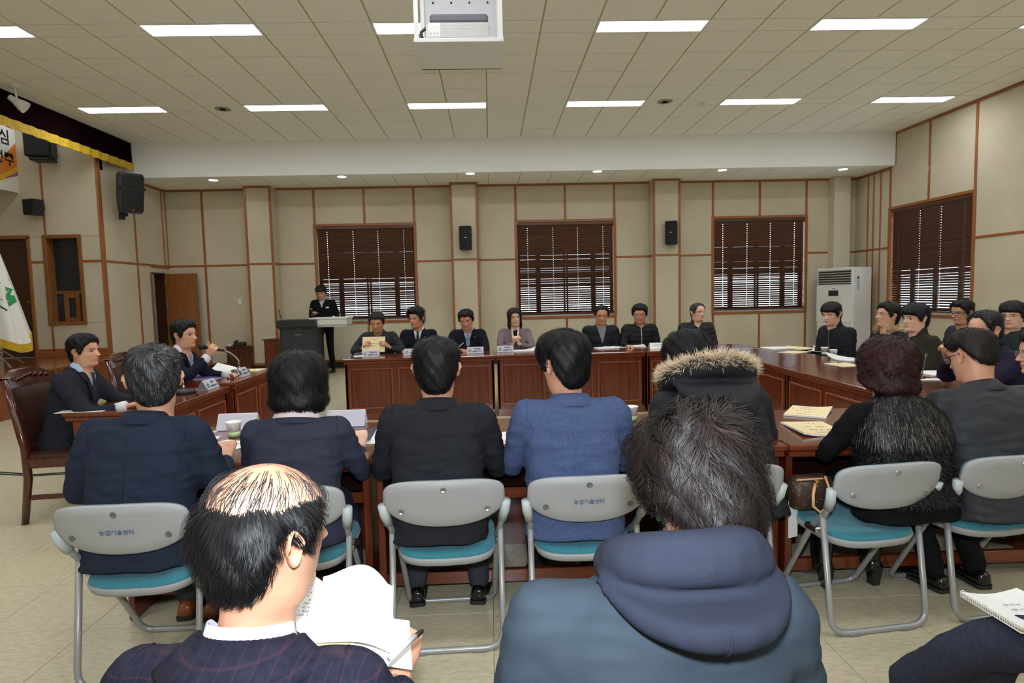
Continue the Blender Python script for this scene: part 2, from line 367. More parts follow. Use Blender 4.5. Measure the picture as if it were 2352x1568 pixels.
MB().bbox((0, -.04, .012), (LW, 0, ZD-.02), .003).build('door_leaf', M_DOOR, door)
MB().lathe([(.03, 0), (.03, .006), (.012, .012), (.012, .035), (.028, .045), (.03, .06), (.02, .072), (.001, .075)], n=16, M=Matrix.Rotation(math.radians(90), 4, 'X'), c=(LW-.07, -.04, .98)).build('door_knob', M_BRASS, door)
for z in (.3, 1.35, 1.8): MB().bbox((-.005, -.05, z), (.02, .0, z+.1), .002).build('hinge', M_STEEL, door)
jamb = MB()
jamb.box((XL-.2, D1-.03, 0), (XL+.005, D1, ZD)).box((XL-.2, D0, 0), (XL+.005, D0+.03, ZD)).box((XL-.2, D0, ZD-.03), (XL+.005, D1, ZD))
jamb.build('door_frame', M_DOORD, door).matrix_parent_inverse = Matrix.Translation(door.location).inverted()
# corridor behind the doorway and behind the stage end wall
M_CORR = mat('corridor_paint', (188, 192, 200), .8)
cor = struct(MB().box((-10.2, YS, 0), (XL, YS+.2, ZS)).box((-9.9, YS+.2, 0), (-9.7, YW+.3, 3.2)).box((-9.9, YW+.1, 0), (XL-.2, YW+.3, 3.2)).box((-9.9, YS+.15, 3.1), (XL-.15, YW+.3, 3.25)).build('wall_corridor', M_CORR))
cl = thing('corridor_fill_light', 'unseen fill lamp added to brighten the corridor beyond the open door', 'ceiling light', (-7.6, 11.8, 3.09))  # unseen lamp, added to brighten the corridor walls
MB().box((-.3, -.06, -.03), (.3, .06, 0)).build('diffuser', mat('corridor_fill_glow', (240, 246, 255), .5, emit=9), cl); MB().box((-.32, -.08, 0), (.32, .08, .01)).build('frame', M_WHITE, cl)
# stage

stage = thing('stage', 'raised wooden stage with glossy brown boards along the left side', 'stage')
nb = 0
for k in range(28):
    x0 = -9.99+k*.14
    if x0 < XS-.12: MB().bbox((x0, 1.01, ZS-.03), (min(x0+.139, XS-.06), YS-.012, ZS), .002).build('floor_board', M_STAGE, stage)
MB().bbox((XS-.06, 1.01, ZS-.05), (XS+.02, YS-.012, ZS+.003), .008).build('edge_nosing', M_STAGE, stage)
y = 1.01
while y < YS-.05:
    MB().bbox((XS-.03, y, .12), (XS, min(y+.3, YS-.012)-.003, ZS-.05), .003).build('front_panel', M_STAGEF, stage); y += .3
MB().bbox((XS-.03, 1.01, 0), (XS+.012, YS-.012, .12), .004).build('kick_board', M_STAGEF, stage)
MB().box((-9.99, 1.01, 0), (XS-.03, YS-.01, ZS-.03)).build('substructure', M_DOORD, stage)
# stage end wall (faces the room) with a door and a window
fx = lambda px, py: aty(px, py, YS).x; fz = lambda px, py: aty(px, py, YS).z
SD = (fx(-10, 700), fx(78, 700), ZS, fz(40, 545)); SWN = (fx(110, 640), fx(190, 640), fz(150, 742), fz(150, 543))
WS = Wall('wall_stage_end', (0, YS, 0), (1, 0, 0), (0, -1, 0), -10.2, XL, ZS, ZC+.6, [SD, SWN], .2)
xv = fx(101, 480)
for p, q, e, f in ((-9.9, xv, SD[3], ZC), (xv, XL, SWN[3], ZC), (SD[1], SWN[0], ZM, SD[3]), (SD[1], SWN[0], ZS+.1, ZM), (SWN[1], XL, SWN[2], ZM), (SWN[1], XL, ZM, SWN[3]), (SWN[0], XL, ZS+.1, SWN[2])): WS.panel(p, q, e, f)
WS.vtrim(xv, SD[3], ZC, .035); WS.vtrim(SWN[0]+.02, ZS+.1, SWN[2], .035); WS.htrim(ZM, SD[1], SWN[0]); WS.htrim(ZM, SWN[1], XL); WS.htrim(ZS+.07, SD[1], XL, .14, .02)
for a in (SD[1]-.0,): WS.vtrim(a, ZS, SD[3], .05, .03)
WS.htrim(SD[3]+.0, SD[0], SD[1]+.025, .06, .03)
d2 = obj('door_2', None); struct(d2)
MB().bbox((SD[0], YS+.06, ZS+.01), (SD[1]-.02, YS+.1, SD[3]-.02), .003).build('door_leaf', M_DOORD, d2)
MB().lathe([(.022, 0), (.012, .01), (.012, .03), (.026, .04), (.024, .06), (.001, .066)], n=14, M=Matrix.Rotation(math.radians(90), 4, 'X'), c=(SD[1]-.08, YS+.06, fz(75, 693))).build('door_knob', M_BRASS, d2)
w5 = obj('window_5', None); struct(w5)
a, c, e, f = SWN
b = MB()
for q in ((a-.03, e-.03, a+.03, f+.03), (c-.03, e-.03, c+.03, f+.03), (a+.03, f-.03, c-.03, f+.03), (a+.03, e-.03, c-.03, e+.03)): b.bbox((q[0], YS-.03, q[1]), (q[2], YS+.2, q[3]), .004)
b.build('window_frame', M_DOOR, w5)
zt5 = lerp(e, f, .36); b = MB().box((a, YS+.1, zt5-.025), (c, YS+.16, zt5+.025)); b.build('transom', M_DOOR, w5)
M_DKGLASS = mat('dark_glass', (34, 38, 40), .15)
MB().box((a, YS+.15, zt5), (c, YS+.16, f)).build('pane', M_DKGLASS, w5)
sx = lerp(a, c, .3); ex = lerp(a, c, .76); b = MB()
for q in ((sx, e+.03, sx+.07, zt5-.026), (ex-.07, e+.03, ex, zt5-.026), (sx+.071, e+.031, ex-.071, e+.09), (sx+.071, zt5-.1, ex-.071, zt5-.027)): b.bbox((q[0], YS+.09, q[1]), (q[2], YS+.13, q[3]), .004)
b.build('sliding_sash', M_DOOR, w5); MB().box((a, YS+.14, e), (c, YS+.145, zt5)).build('pane', M_DKGLASS, w5)
# rest of the shell, out of view: stage box and the wall behind the photographer
struct(MB().box((-10.2, .8, 0), (-10.0, YS, ZC+.6)).build('wall_stage_back', M_WALL)); struct(MB().box((-10.2, .8, ZC+.6), (XL-.02, YS+.1, ZC+.75)).build('ceiling_stage', M_BEAM))
struct(MB().box((-10.2, .8, 0), (XL, 1.0, ZC+.6)).build('wall_stage_near', M_WALL)); struct(MB().box((XL-.2, YF, 0), (XL, 1.0, ZC+.1)).build('wall_left_near', M_WALL)); struct(MB().box((XL-.2, YF-.2, 0), (XR+.2, YF, ZC+.1)).build('wall_front', M_WALL))
# ---------------------------------------------------------------- windows and venetian blinds
def window(n, W, a, c, e, f, label, seed, gcurve):
    rnd = random.Random(seed)
    wo = obj('window_%d' % n, None); struct(wo)
    for q in ((a-.03, e-.03, a+.025, f+.03), (c-.025, e-.03, c+.03, f+.03), (a+.025, f-.02, c-.025, f+.03), (a+.025, e-.03, c-.025, e+.02)): W.bx(MB(), q[0], q[2], q[1], q[3], -.12, .03, .005).build('window_frame', M_TRIM, wo)
    W.bx(MB(), a+.025, c-.025, e+.02, e+.05, -.2, .015, .003).build('window_sill', M_STONE, wo)
    L_ = c-a
    for k, (t, w_) in enumerate(((.02, .07), (.22, .1), (.49, .035), (.52, .035), (.79, .1), (.98, .07))): W.bx(MB(), a+t*L_-w_/2, a+t*L_+w_/2, e+.05, f-.02, -.19, -.15).build('mullion', M_MULL, wo)
    for z in (e+.08, f-.06): W.bx(MB(), a+.02, c-.02, z-.04, z+.04, -.19, -.15).build('mullion', M_MULL, wo)
    for t0, t1 in ((.05, .19), (.25, .48), (.53, .76), (.82, .95)): W.bx(MB(), a+t0*L_, a+t1*L_, e+.1, f-.08, -.175, -.17).build('pane', M_GLASS, wo)
    bl = thing('venetian_blind', label, 'blind', W.pt((a+c)/2, e, 0), 0, 'brown window blinds')
    inv = Matrix.Translation(-bl.location)
    def put(b, name, m_):
        o = b.build(name, m_, bl); o.data.transform(inv); return o
    x0, x1 = a+.035, c-.04
    put(W.bx(MB(), x0, x1, f-.075, f-.02, -.05, .01, .004), 'head_rail', wood('blind_rail', (92, 52, 34), (76, 42, 26), 0))
    pitch = .0445; z = f-.09; zend = e+.1; i = 0; n_ = int((z-zend)/pitch)
    cz = zend
    while z > zend:
        t = (f-z)/(f-e)
        ang = math.radians(gcurve(t)+rnd.uniform(-3, 3)); hw = .0255
        if rnd.random() < .1: ang -= math.radians(rnd.uniform(8, 20))
        sag = rnd.uniform(-.002, .002); A0, A1 = ang+math.radians(rnd.uniform(-3, 3)), ang+math.radians(rnd.uniform(-3, 3)); sa, sb = x0+rnd.uniform(0, .006), x1-rnd.uniform(0, .006); sm = MB()
        def rg_(s_, u0, u1):
            q = (s_-sa)/(sb-sa); A = A0+(A1-A0)*q; r_ = []
            for u, h_ in ((u0, .0025*(1-abs(u0))), (u1, .0025*(1-abs(u1))), (u1, .0025*(1-abs(u1))-.0026), (u0, .0025*(1-abs(u0))-.0026)):
                r_.append(W.pt(s_, z+u*hw*math.sin(A)+h_*math.cos(A)+sag, -.03+u*hw*math.cos(A)-h_*math.sin(A)))
            return r_
        for u0, u1 in ((-1, -.3), (.3, 1)): sm.rings([rg_(sa, u0, u1), rg_(sb, u0, u1)])
        cuts = [sa]+[lerp(x0, x1, t_)+d_ for t_ in (.1, .37, .63, .9) for d_ in (-.006, .006)]+[sb]
        for k_ in range(0, len(cuts), 2): sm.rings([rg_(cuts[k_], -.3, .3), rg_(cuts[k_+1], -.3, .3)])
        put(sm, 'slat', M_SLAT)
        z -= pitch; i += 1
    put(W.bx(MB(), x0, x1, e+.06, e+.085, -.055, -.005, .004), 'bottom_rail', M_SLAT)
    for t in (.1, .37, .63, .9):
        s_ = lerp(x0, x1, t)
        for d in (-.058, -.002): put(MB().tube([W.pt(s_, e+.07, d), W.pt(s_, f-.05, d)], .0022, 5), 'ladder_cord', M_CORD)
    put(MB().tube([W.pt(x1-.05, f-.05, .01), W.pt(x1-.05, e+.35, .012), W.pt(x1-.045, e+.3, .014)], .003, 5), 'pull_cord', M_CORD)
    return bl
g1 = lambda t: lerp(66, 44, float(smoothstep(.3, .9, t)))
window(1, WB, *WIN[0], 'brown slatted blind on the window behind the lectern', 1, g1)
window(2, WB, *WIN[1], 'brown slatted blind on the middle window of the far wall', 2, g1)
window(3, WB, *WIN[2], 'brown slatted blind on the far wall window nearest the air conditioner', 3, g1)
window(4, WR, RW[0], RW[1], RZ[0], RZ[1], 'brown slatted blind on the window of the right wall', 4, lambda t: lerp(64, 42, float(smoothstep(.34, .88, t))))
# ground and a pale building outside, seen only as light through the slats
og = tag(MB().box((-30, YW+.5, -.3), (30, YW+30, -.25)).build('outdoor_ground', mat('outdoor_paving', (190, 190, 186), .9)), 'pale paved yard outside seen through the blinds', 'ground'); og['kind'] = 'structure'
# ================================================================ fittings of the room
M_VALANCE = mat('maroon_velvet', (22, 6, 9), 1, spec=.02)
M_FRINGE = mat('gold_fringe', (228, 192, 44), .7, col2=(190, 148, 24), nscale=60, bump=.4, bscale=160)
XVAL = -6.36; ZV = (atx(310, 389, XVAL).z+atx(5, 294, XVAL).z)/2
t = thing('stage_valance', 'dark maroon velvet stage valance with gold fringe at the top left', 'curtain', (XVAL, 7, ZV))
ys = np.linspace(2.2, YB-.04, 160)
G = [[Vector((.006*math.sin(y*26)*(1 if z < .3 else .5), y-7, z)) for y in ys] for z in (.12, .3, ZC-ZV-.01)]
MB().grid(G).grid([[p+Vector((-.02, 0, 0)) for p in r] for r in G], 0, True).build('velvet', M_VALANCE, t, True)
ys2 = np.linspace(2.2, YB-.04, 420)
G = [[Vector((.014+.012*math.sin(y*26)+.003*math.sin(y*190), y-7, z+(.006*math.sin(y*150) if z < .05 else 0))) for y in ys2] for z in (0, .06, .125)]
MB().grid(G).grid([[p+Vector((-.018, 0, 0)) for p in r] for r in G], 0, True).build('fringe', M_FRINGE, t, True)
# banner on the stage
XB_ = -7.75; q = atx(60, 447, XB_); q2 = atx(52, 300, XB_)
t = thing('stage_banner', 'white banner with orange swirl and black brush lettering hanging over the stage', 'banner', (XB_, q.y, q.z))
HB = 1.5; LB = 3.0
M_BAN = mat('banner_cloth', (232, 230, 222), .8)
MB().box((-.004, -LB, 0), (0, 0, HB)).build('cloth', M_BAN, t)
def swirl(name, pts_lo, pts_hi, m_, off):
    MB().grid([[Vector((off, a, b)) for a, b in pts_lo], [Vector((off, a, b)) for a, b in pts_hi]]).build(name, m_, t)
us = np.linspace(0, 1, 18)
def curve(p0, p1, p2): return [((1-u)**2*p0[0]+2*u*(1-u)*p1[0]+u*u*p2[0], (1-u)**2*p0[1]+2*u*(1-u)*p1[1]+u*u*p2[1]) for u in us]
swirl('orange_swirl', curve((-1.2, .05), (-.5, .12), (-.012, .52)), curve((-1.2, .2), (-.55, .3), (-.012, .98)), mat('banner_orange', (226, 130, 40), .8), .001)
swirl('yellow_swirl', curve((-1.2, .0), (-.5, .06), (-.012, .4)), curve((-1.2, .07), (-.5, .14), (-.012, .55)), mat('banner_yellow', (228, 176, 60), .8), .0016)
swirl('plum_swirl', curve((-.42, .2), (-.2, .25), (-.012, .34)), curve((-.42, .21), (-.2, .3), (-.012, .45)), mat('banner_plum', (164, 96, 110), .8), .002)
M_INK = mat('black_ink', (24, 22, 24), .7)
MT = lambda y, z: frameM((.004, y, z), (0, 1, 0), (0, 0, 1))
text_mesh('중심', .26, M_INK, t, MT(-.5, .84), bold=.004); text_mesh('성주', .24, M_INK, t, MT(-.42, .5), bold=.004)
# loudspeakers -------------------------------------------------------------------------------------------------
def column_speaker(px, py, yaw, label):
    p = aty(px, py, YCOL-.13); t = thing('wall_speaker', label, 'speaker', (p.x, YCOL-.13, p.z), yaw, 'black speakers on the wall columns')
    w_, h_, d_ = .125, .235, .1
    R = []
    for z, s in ((-h_, .9), (-h_+.02, 1), (h_-.02, 1), (h_, .92)): R.append([Vector((x*w_*s, y*d_, z)) for x, y in ((-1, -.55), (-.85, -.9), (-.4, -1), (.4, -1), (.85, -.9), (1, -.55), (.62, 1), (-.62, 1))])
    MB().rings(R).build('cabinet', M_BLACK, t)
    G = [[Vector((x*w_*.93, -d_*(1.04-.12*abs(x)**3), z)) for x in np.linspace(-.9, .9, 9)] for z in np.linspace(-h_+.015, h_-.015, 6)]
    MB().slab(G, .006).build('grille', M_BLACKM, t)
    MB().box((-.022, -d_*1.08, .0), (.022, -d_*1.03, .014)).build('badge', M_STEEL, t)
    MB().box((-.03, d_*.9, -.05), (.03, d_*1.3+.02, .05)).build('bracket', M_BLACK, t)
column_speaker(1069, 547, math.radians(4), 'black speaker facing forward on the middle wall column')
column_speaker(1543, 535, math.radians(-28), 'black speaker turned sideways on the right wall column')
p = atx(296, 443, XL+.38)
t = thing('pa_speaker', 'large grey-black powered loudspeaker on a left wall bracket', 'speaker', p, math.radians(48))
t.rotation_euler[0] = math.radians(10)
w_, h_, d_ = .2, .335, .17; R = []
for z, s in ((-h_, .78), (-h_+.03, .9), (-.05, 1), (h_-.06, 1), (h_-.01, .9), (h_, .8)): R.append([Vector((x*w_*s, y*d_*(s if y > 0 else 1), z)) for x, y in ((-.95, -.8), (-.75, -1), (.75, -1), (.95, -.8), (1, -.2), (.7, 1), (-.7, 1), (-1, -.2))])
MB().rings(R).build('cabinet', mat('charcoal_plastic', (48, 50, 54), .55, bump=.2, bscale=600), t)
for z0, z1, s in ((-.29, .07, .84), (.1, .3, .8)):
    G = [[Vector((x*w_*s, -d_-.012-.012*(1-x*x), z)) for x in np.linspace(-1, 1, 9)] for z in np.linspace(z0, z1, 5)]
    MB().slab(G, .012).build('grille', M_BLACKM, t)
for s in (-1, 1): MB().bbox((s*.175-.03, -d_-.012, .06), (s*.175+.03, -d_+.05, .11), .01).build('handle', M_BLACK, t)
MB().box((-.02, -d_-.03, -.285), (.02, -d_-.022, -.265)).build('red_badge_glow', mat('red_badge_glow', (190, 40, 30), .4, emit=.15), t)  # slight glow added to the badge colour, no lamp there
b = MB().tube([(0, .1, -h_+.03), (0, .1, -h_-.05), (0, .33, -h_-.05)], .02, 8); b.box((-.05, .31, -h_-.14), (.05, .335, -h_+.1)); b.build('bracket', M_BLACK, t)
p = aty(93, 338, YS-.24)
t = thing('stage_speaker', 'black box speaker half hidden behind the stage valance', 'speaker', p, math.radians(12)); MB().bbox((-.19, -.13, -.17), (.19, .12, .24), .02).build('cabinet', M_BLACK, t); MB().bbox((-.17, -.145, -.15), (.17, -.13, .22), .006).build('grille', M_BLACKM, t)
MB().bbox((-.14, -.1, -.22), (.16, .16, -.17), .01).build('bracket', M_BLACK, t)
p = aty(78, 476, YS-.14)
t = thing('stage_monitor', 'small black speaker on the stage wall under the banner', 'speaker', p, math.radians(-20)); MB().rings([[Vector((x*s, y, z)) for x, y in ((-.13, -.09), (.11, -.09), (.09, .1), (-.06, .1))] for z, s in ((-.125, .9), (.125, 1))]).build('cabinet', M_BLACK, t)
MB().bbox((-.115, -.1, -.1), (.1, -.09, .105), .004).build('grille', M_BLACKM, t); MB().box((-.02, .09, -.04), (.04, .15, .04)).build('bracket', M_BLACK, t)
# spot on the ceiling by the valance
p = atz(33, 196, ZC)
t = thing('ceiling_spotlight', 'white adjustable spotlight on the ceiling at the top left', 'spotlight', p)
MB().lathe([(.06, .004), (.06, -.03), (.05, -.04), (.001, -.04)], n=18).build('base', M_WHITEP, t); MB().tube([(0, 0, -.03), (.01, 0, -.12), (.02, .0, -.16)], .012, 8).build('arm', M_WHITEP, t)
Mr = Matrix.Rotation(math.radians(-50), 4, 'Y') @ Matrix.Rotation(math.radians(20), 4, 'X')
MB().lathe([(.001, .09), (.035, .08), (.042, .02), (.075, -.08), (.08, -.13), (.07, -.13), (.04, -.02), (.001, 0)], n=20, M=Mr, c=(.0, 0, -.2)).build('lamp_head', M_WHITEP, t)
# projector lift -----------------------------------------------------------------------------------------------
YL = 4.62; p0, p1 = aty(950, 97, YL), aty(1157, 95, YL); zl = (p0.z+p1.z)/2; xl0, xl1 = p0.x, p1.x; cx = (xl0+xl1)/2; hw = (xl1-xl0)/2
yb = atz(1060, 160, zl).y; dl = yb-YL
t = thing('projector_lift', 'white open projector lift lowered from the ceiling', 'projector lift', (cx, YL, zl))
MB().bbox((-hw, 0, 0), (hw, .03, .03), .003).box((-hw, .03, 0), (hw, dl, .012)).bbox((-hw, dl-.02, 0), (hw, dl, .03), .003).build('base_tray', M_WHITEP, t)
top = ZC-zl
for s in (-1, 1):
    for y in (.012, dl-.04): MB().bbox((s*(hw-.02)-.016, y, .03), (s*(hw-.02)+.016, y+.03, top), .003).build('post', M_WHITEP, t)
MB().box((-hw+.02, dl-.012, .18), (hw-.02, dl-.004, top)).build('back_plate', mat('lift_plate', (206, 206, 212), .5), t)
MB().bbox((-hw-.01, -.005, top-.03), (hw+.01, dl+.005, top), .003).build('ceiling_collar', M_WHITEP, t)
for x in np.linspace(-.22, .22, 4):
    for z in (.52, .62): MB().lathe([(.008, 0), (.008, .006), (.001, .008)], n=8, M=Matrix.Rotation(math.radians(90), 4, 'X'), c=(x, dl-.012, z)).build('screw', mat('screw_dark', (60, 54, 48), .4, 1), t)
pw = hw*.74
t = thing('projector', 'white and grey video projector standing in the lift tray', 'projector', (cx+.0, YL+.17, zl+.0125))
MB().bbox((-pw, -.12, .02), (pw*.98, .2, .155), .025).build('body', M_WHITEP, t)
MB().bbox((-pw*.88, -.1, .155), (pw*.9, .19, .22), .02).build('upper_housing', mat('projector_grey', (104, 104, 112), .5), t)
for k in range(15):
    z = .04+k*.0067; MB().box((-pw*.54, -.124, z), (pw*.9, -.118, z+.0035)).build('vent_slat', M_WHITE, t)
MB().box((-pw*.55, -.121, .036), (pw*.91, -.1195, .145)).build('vent_backing', mat('vent_grey', (172, 172, 178), .6), t)
for i in range(4):
    for j in range(2): MB().lathe([(.007, 0), (.006, .003), (.001, .003)], n=10, M=Matrix.Rotation(math.radians(90), 4, 'X'), c=(-pw*.84+i*.024, -.12, .046+j*.024)).build('button', mat('button_grey', (200, 200, 204), .5), t)
for x in (-.08, .0, .1): MB().lathe([(.03, 0), (.03, .02), (.001, .022)], n=12, c=(x, .02, .22)).build('mount_foot', M_BLACK, t)
for s in (-1, 1):
    for y in (-.05, .13): MB().lathe([(.014, 0), (.014, .021)], n=10, c=(s*pw*.8, y, 0)).build('foot', M_BLACK, t)
MB().tube([(-pw-.005, .05, .18), (-pw-.05, .03, .14), (-pw-.03, .02, .05), (-pw+.01, .08, .03)], .012, 8).build('cable', M_BLACK, t)
# lectern ------------------------------------------------------------------------------------------------------
YLc = 11.25
a = aty(642, 760, YLc).x; c = aty(724, 760, YLc).x; zt_ = aty(682, 735, YLc).z; zs = aty(682, 747, YLc).z
wl = (c-a)/2
t = thing('lectern', 'black metal electronic lectern with white pull-out top', 'lectern', ((a+c)/2, YLc, 0))
M_LEC = mat('lectern_black', (38, 40, 46), .5)
MB().bbox((-wl, 0, .06), (wl, .55, zs), .01).build('body', M_LEC, t)
MB().bbox((-wl+.04, -.008, .12), (wl-.04, 0, zs-.03), .004).build('front_door', mat('lectern_door', (44, 47, 54), .45), t)
MB().rings([[Vector((x, y, z)) for x, y in ((-wl-e, -.03-e), (wl+e, -.03-e), (wl+e, .58), (-wl-e, .58))] for z, e in ((zs-.06, 0), (zs-.02, .03), (zt_, .035))]).build('top_case', M_LEC, t)
MB().bbox((-wl-.02, -.02, 0), (wl+.02, .57, .06), .01).build('plinth', M_BLACK, t)
xr = aty(798, 735, YLc+.1).x-(a+c)/2; xw = aty(712, 730, YLc+.1).x-(a+c)/2; za = aty(798, 728, YLc).z; zb_ = aty(798, 750, YLc).z
MB().bbox((xw, .02, za-.03), (xr+.015, .5, za), .006).build('pull_out_top', M_WHITEP, t)
MB().bbox((wl+.03, .03, zb_+.04), (xr, .49, za-.03), .006).build('side_drawer', mat('drawer_grey', (212, 212, 206), .5), t)
MB().bbox((wl+.03, .05, zb_), (xr-.01, .45, zb_+.04), .004).build('keyboard_tray', mat('drawer_grey2', (196, 196, 198), .5), t)
MB().lathe([(.012, 0), (.012, .004), (.001, .006)], n=10, M=Matrix.Rotation(math.radians(90), 4, 'X'), c=(.02, -.008, zs-.06)).build('lock', M_STEEL, t)
text_mesh('Control', .032, M_WHITEP, t, frameM((.01, -.012, zs-.17), (1, 0, 0), (0, 0, 1)), 'brand_mark')
MB().tube([(-wl+.02, .1, zt_), (-wl-.01, .1, zt_+.1), (-wl-.02, .08, zt_+.2)], .007, 6).build('gooseneck', M_BLACK, t)
p = aty(634, 790, 11.9)
t = thing('side_table', 'narrow reddish wooden stand behind the lectern with papers', 'side table', (p.x, 11.75, 0)); zt2 = aty(634, 775, 11.9).z
M_TBL = wood('table_cherry_level', (122, 58, 30), (94, 40, 18), 0, .2, .6, 2.2)
M_TBLV = wood('table_cherry', (112, 48, 24), (84, 32, 14), 2, .24, .5, 2.2)
M_TBLY = wood('table_cherry_depth', (122, 58, 30), (94, 40, 18), 1, .2, .6, 2.2)
MB().bbox((-.1, -.2, 0), (.16, .25, zt2-.025), .005).build('body', M_TBLV, t); MB().bbox((-.13, -.23, zt2-.025), (.19, .28, zt2), .005).build('top', M_TBL, t)
tag(MB().slab([[Vector((x, y, .006+.004*math.sin(9*x))) for x in np.linspace(-.16, .05, 5)] for y in (-.12, .1)], .005).build('paper_stack', mat('paper', (236, 236, 232), .8), None, loc=(p.x, 11.75, zt2)), 'papers on the stand behind the lectern', 'paper').location.z += .006
# low cabinet with telephone
p0, p1 = aty(520, 798, 12.35), aty(577, 798, 12.35)
t = thing('low_cabinet', 'low dark wooden cabinet against the far wall', 'cabinet', ((p0.x+p1.x)/2, 12.52, 0)); hw2 = (p1.x-p0.x)/2; hz = p0.z+.02
M_CAB = wood('cabinet_wood', (86, 40, 22), (62, 26, 14), 2, .3, .3)
MB().bbox((-hw2, -.17, .04), (hw2, .17, hz-.025), .004).build('body', M_CAB, t); MB().bbox((-hw2-.02, -.19, hz-.025), (hw2+.02, .18, hz), .005).build('top', M_CAB, t); MB().box((-hw2+.02, -.15, 0), (hw2-.02, .15, .04)).build('plinth', M_BLACK, t)
for s in (-1, 1):
    d = MB().bbox((min(0, s*hw2)+.015, -.185, .06), (max(0, s*hw2)-.015, -.17, hz-.05), .004).build('door', M_CAB, t); MB().lathe([(.01, 0), (.012, .02), (.001, .022)], n=8, M=Matrix.Rotation(math.radians(90), 4, 'X'), c=(s*.04, -.185, hz*.55)).build('knob', M_BRASS, d)
tl = t.location.copy()
t = thing('telephone', 'black desk telephone on the low cabinet', 'telephone', (tl.x-.02, 12.45, hz)); MB().rings([[Vector((x, y, z)) for x, y in ((-.1, -.09), (.1, -.09), (.1, .09), (-.1, .09))] for z in (0, .03)]).prism([(-.1, -.09, .03), (-.1, .09, .03), (-.1, .09, .075)], (.2, 0, 0)).build('base', M_BLACK, t)
MB().tube([(-.075, -.07, .075), (-.075, 0, .095), (-.075, .07, .1)], [.022, .015, .022], 8).build('handset', M_BLACK, t)
tag(MB().lathe([(.001, 0), (.035, 0), (.045, .03), (.03, .04), (.001, .042)], n=12).build('small_bowl', M_WHITEP, None, loc=(tl.x-.21, 12.42, hz)), 'small white dish beside the telephone on the low cabinet', 'dish')
# air conditioner
p0, p1, p2 = aty(1880, 620, 11.85), aty(1967, 613, 11.85), aty(2016, 613, 12.2)
zA = p1.z; wA = .82; 
t = thing('air_conditioner', 'tall white floor-standing air conditioner in the far right corner', 'air conditioner', ((p0.x+p1.x)/2+.24, 12.12, 0), math.radians(-68))
MB().bbox((-wA/2, -.2, .0), (wA/2, .34, zA), .02).build('cabinet', M_WHITEP, t)
MB().box((-wA/2+.05, -.206, zA-.33), (wA/2-.05, -.2, zA-.05)).build('outlet_recess', mat('outlet_dark', (52, 52, 52), .7), t)
for k in range(6): 
    z = zA-.31+k*.048; MB().bbox((-wA/2+.04, -.225, z), (wA/2-.04, -.2, z+.018), .004).build('louver', mat('louver_grey', (176, 176, 170), .5), t)
MB().bbox((-wA/2+.01, -.212, .72), (wA/2-.01, -.2, zA-.36), .004).build('front_panel', mat('ac_panel', (226, 226, 222), .4), t)
MB().bbox((-.12, -.218, zA-.56), (.1, -.21, zA-.45), .004).build('display', mat('display_dark', (46, 46, 50), .2), t)
MB().box((-.04, -.214, zA-.42), (.04, -.2115, zA-.41)).build('brand_mark', mat('mark_grey', (110, 110, 112), .5), t)
for k in range(16): 
    z = .1+k*.037; MB().bbox((-wA/2+.03, -.212, z), (wA/2-.03, -.198, z+.02), .003).build('intake_slat', mat('ac_panel', (0, 0, 0)), t)
MB().box((wA/2-.001, -.1, zA-.45), (wA/2+.003, -.02, zA-.25)).build('energy_label', mat('label_grey', (186, 190, 200), .5), t)
MB().lathe([(.03, 0), (.03, .004), (.001, .004)], n=14, M=Matrix.Rotation(math.radians(90), 4, 'Y'), c=(wA/2, -.06, zA-.21)).build('round_badge', mat('badge_maroon', (80, 34, 40), .4), t)
# flag ---------------------------------------------------------------------------------------------------------
YFl = 8.95; xp = aty(-22, 700, YFl).x
t = thing('standing_flag', 'white ceremonial flag with green emblem and gold fringe on the stage', 'flag', (xp, YFl, ZS+.012))
M_FLAG = mat('flag_satin', (226, 224, 214), .45, sheen=.3)
ztop = aty(10, 545, YFl).z-ZS; zlow = aty(60, 772, YFl).z-ZS; rl = aty(63, 765, YFl).x-xp
MB().tube([(0, 0, .02), (0, 0, ztop+.25)], .016, 10).build('pole', M_BRASS, t)
MB().lathe([(.001, .0), (.03, .02), (.012, .05), (.04, .12), (.001, .2)], n=14, c=(0, 0, ztop+.24)).build('finial', M_BRASS, t)
for k in range(3):
    A = math.radians(-35+120*k); MB().tube([(0, 0, .3), (.55*math.cos(A)*.9, .45*math.sin(A), .012)], .014, 8).build('stand_leg', M_STEEL, t)
    MB().tube([(0, 0, .12), (.4*math.cos(A)*.9, .33*math.sin(A), .09)], .007, 6).build('stand_brace', M_STEEL, t)
def flag_pt(phi, v, off=0):
    R_ = lerp(.09, rl, v**.82); fold = 1+.07*math.sin(phi*9+1)*v
    zbot = zlow-.12*math.cos(phi*2.0+.5)-.02
    z = lerp(ztop, zbot, v); r = R_*fold+off
    return Vector((r*math.cos(phi), r*math.sin(phi)*.6, z))
ph = np.linspace(-2.4, 1.2, 60)
G = [[flag_pt(p_, v) for p_ in ph] for v in np.linspace(0, 1, 26)]
MB().grid(G).grid([[flag_pt(p_, v, -.006) for p_ in ph] for v in np.linspace(0, 1, 26)], 0, True).build('cloth', M_FLAG, t, True)
ph3 = np.linspace(-2.4, 1.2, 300)
G = [[flag_pt(p_, 1, .006+.006*math.sin(p_*110))+Vector((0, 0, d)) for p_ in ph3] for d in (.02, -.04, -.1)]
MB().grid(G).grid([[q_+Vector((-.004, .004, 0)) for q_ in r] for r in G], 0, True).build('fringe', M_FRINGE, t, True)
G = [[flag_pt(p_, v, .006) for p_ in np.linspace(-.9, .6, 8)] for v in (0, .06)]
MB().grid(G).build('gold_cap', M_FRINGE, t)
fz_ = lambda py: (ztop-(aty(20, py, YFl).z-ZS))/(ztop-zlow)
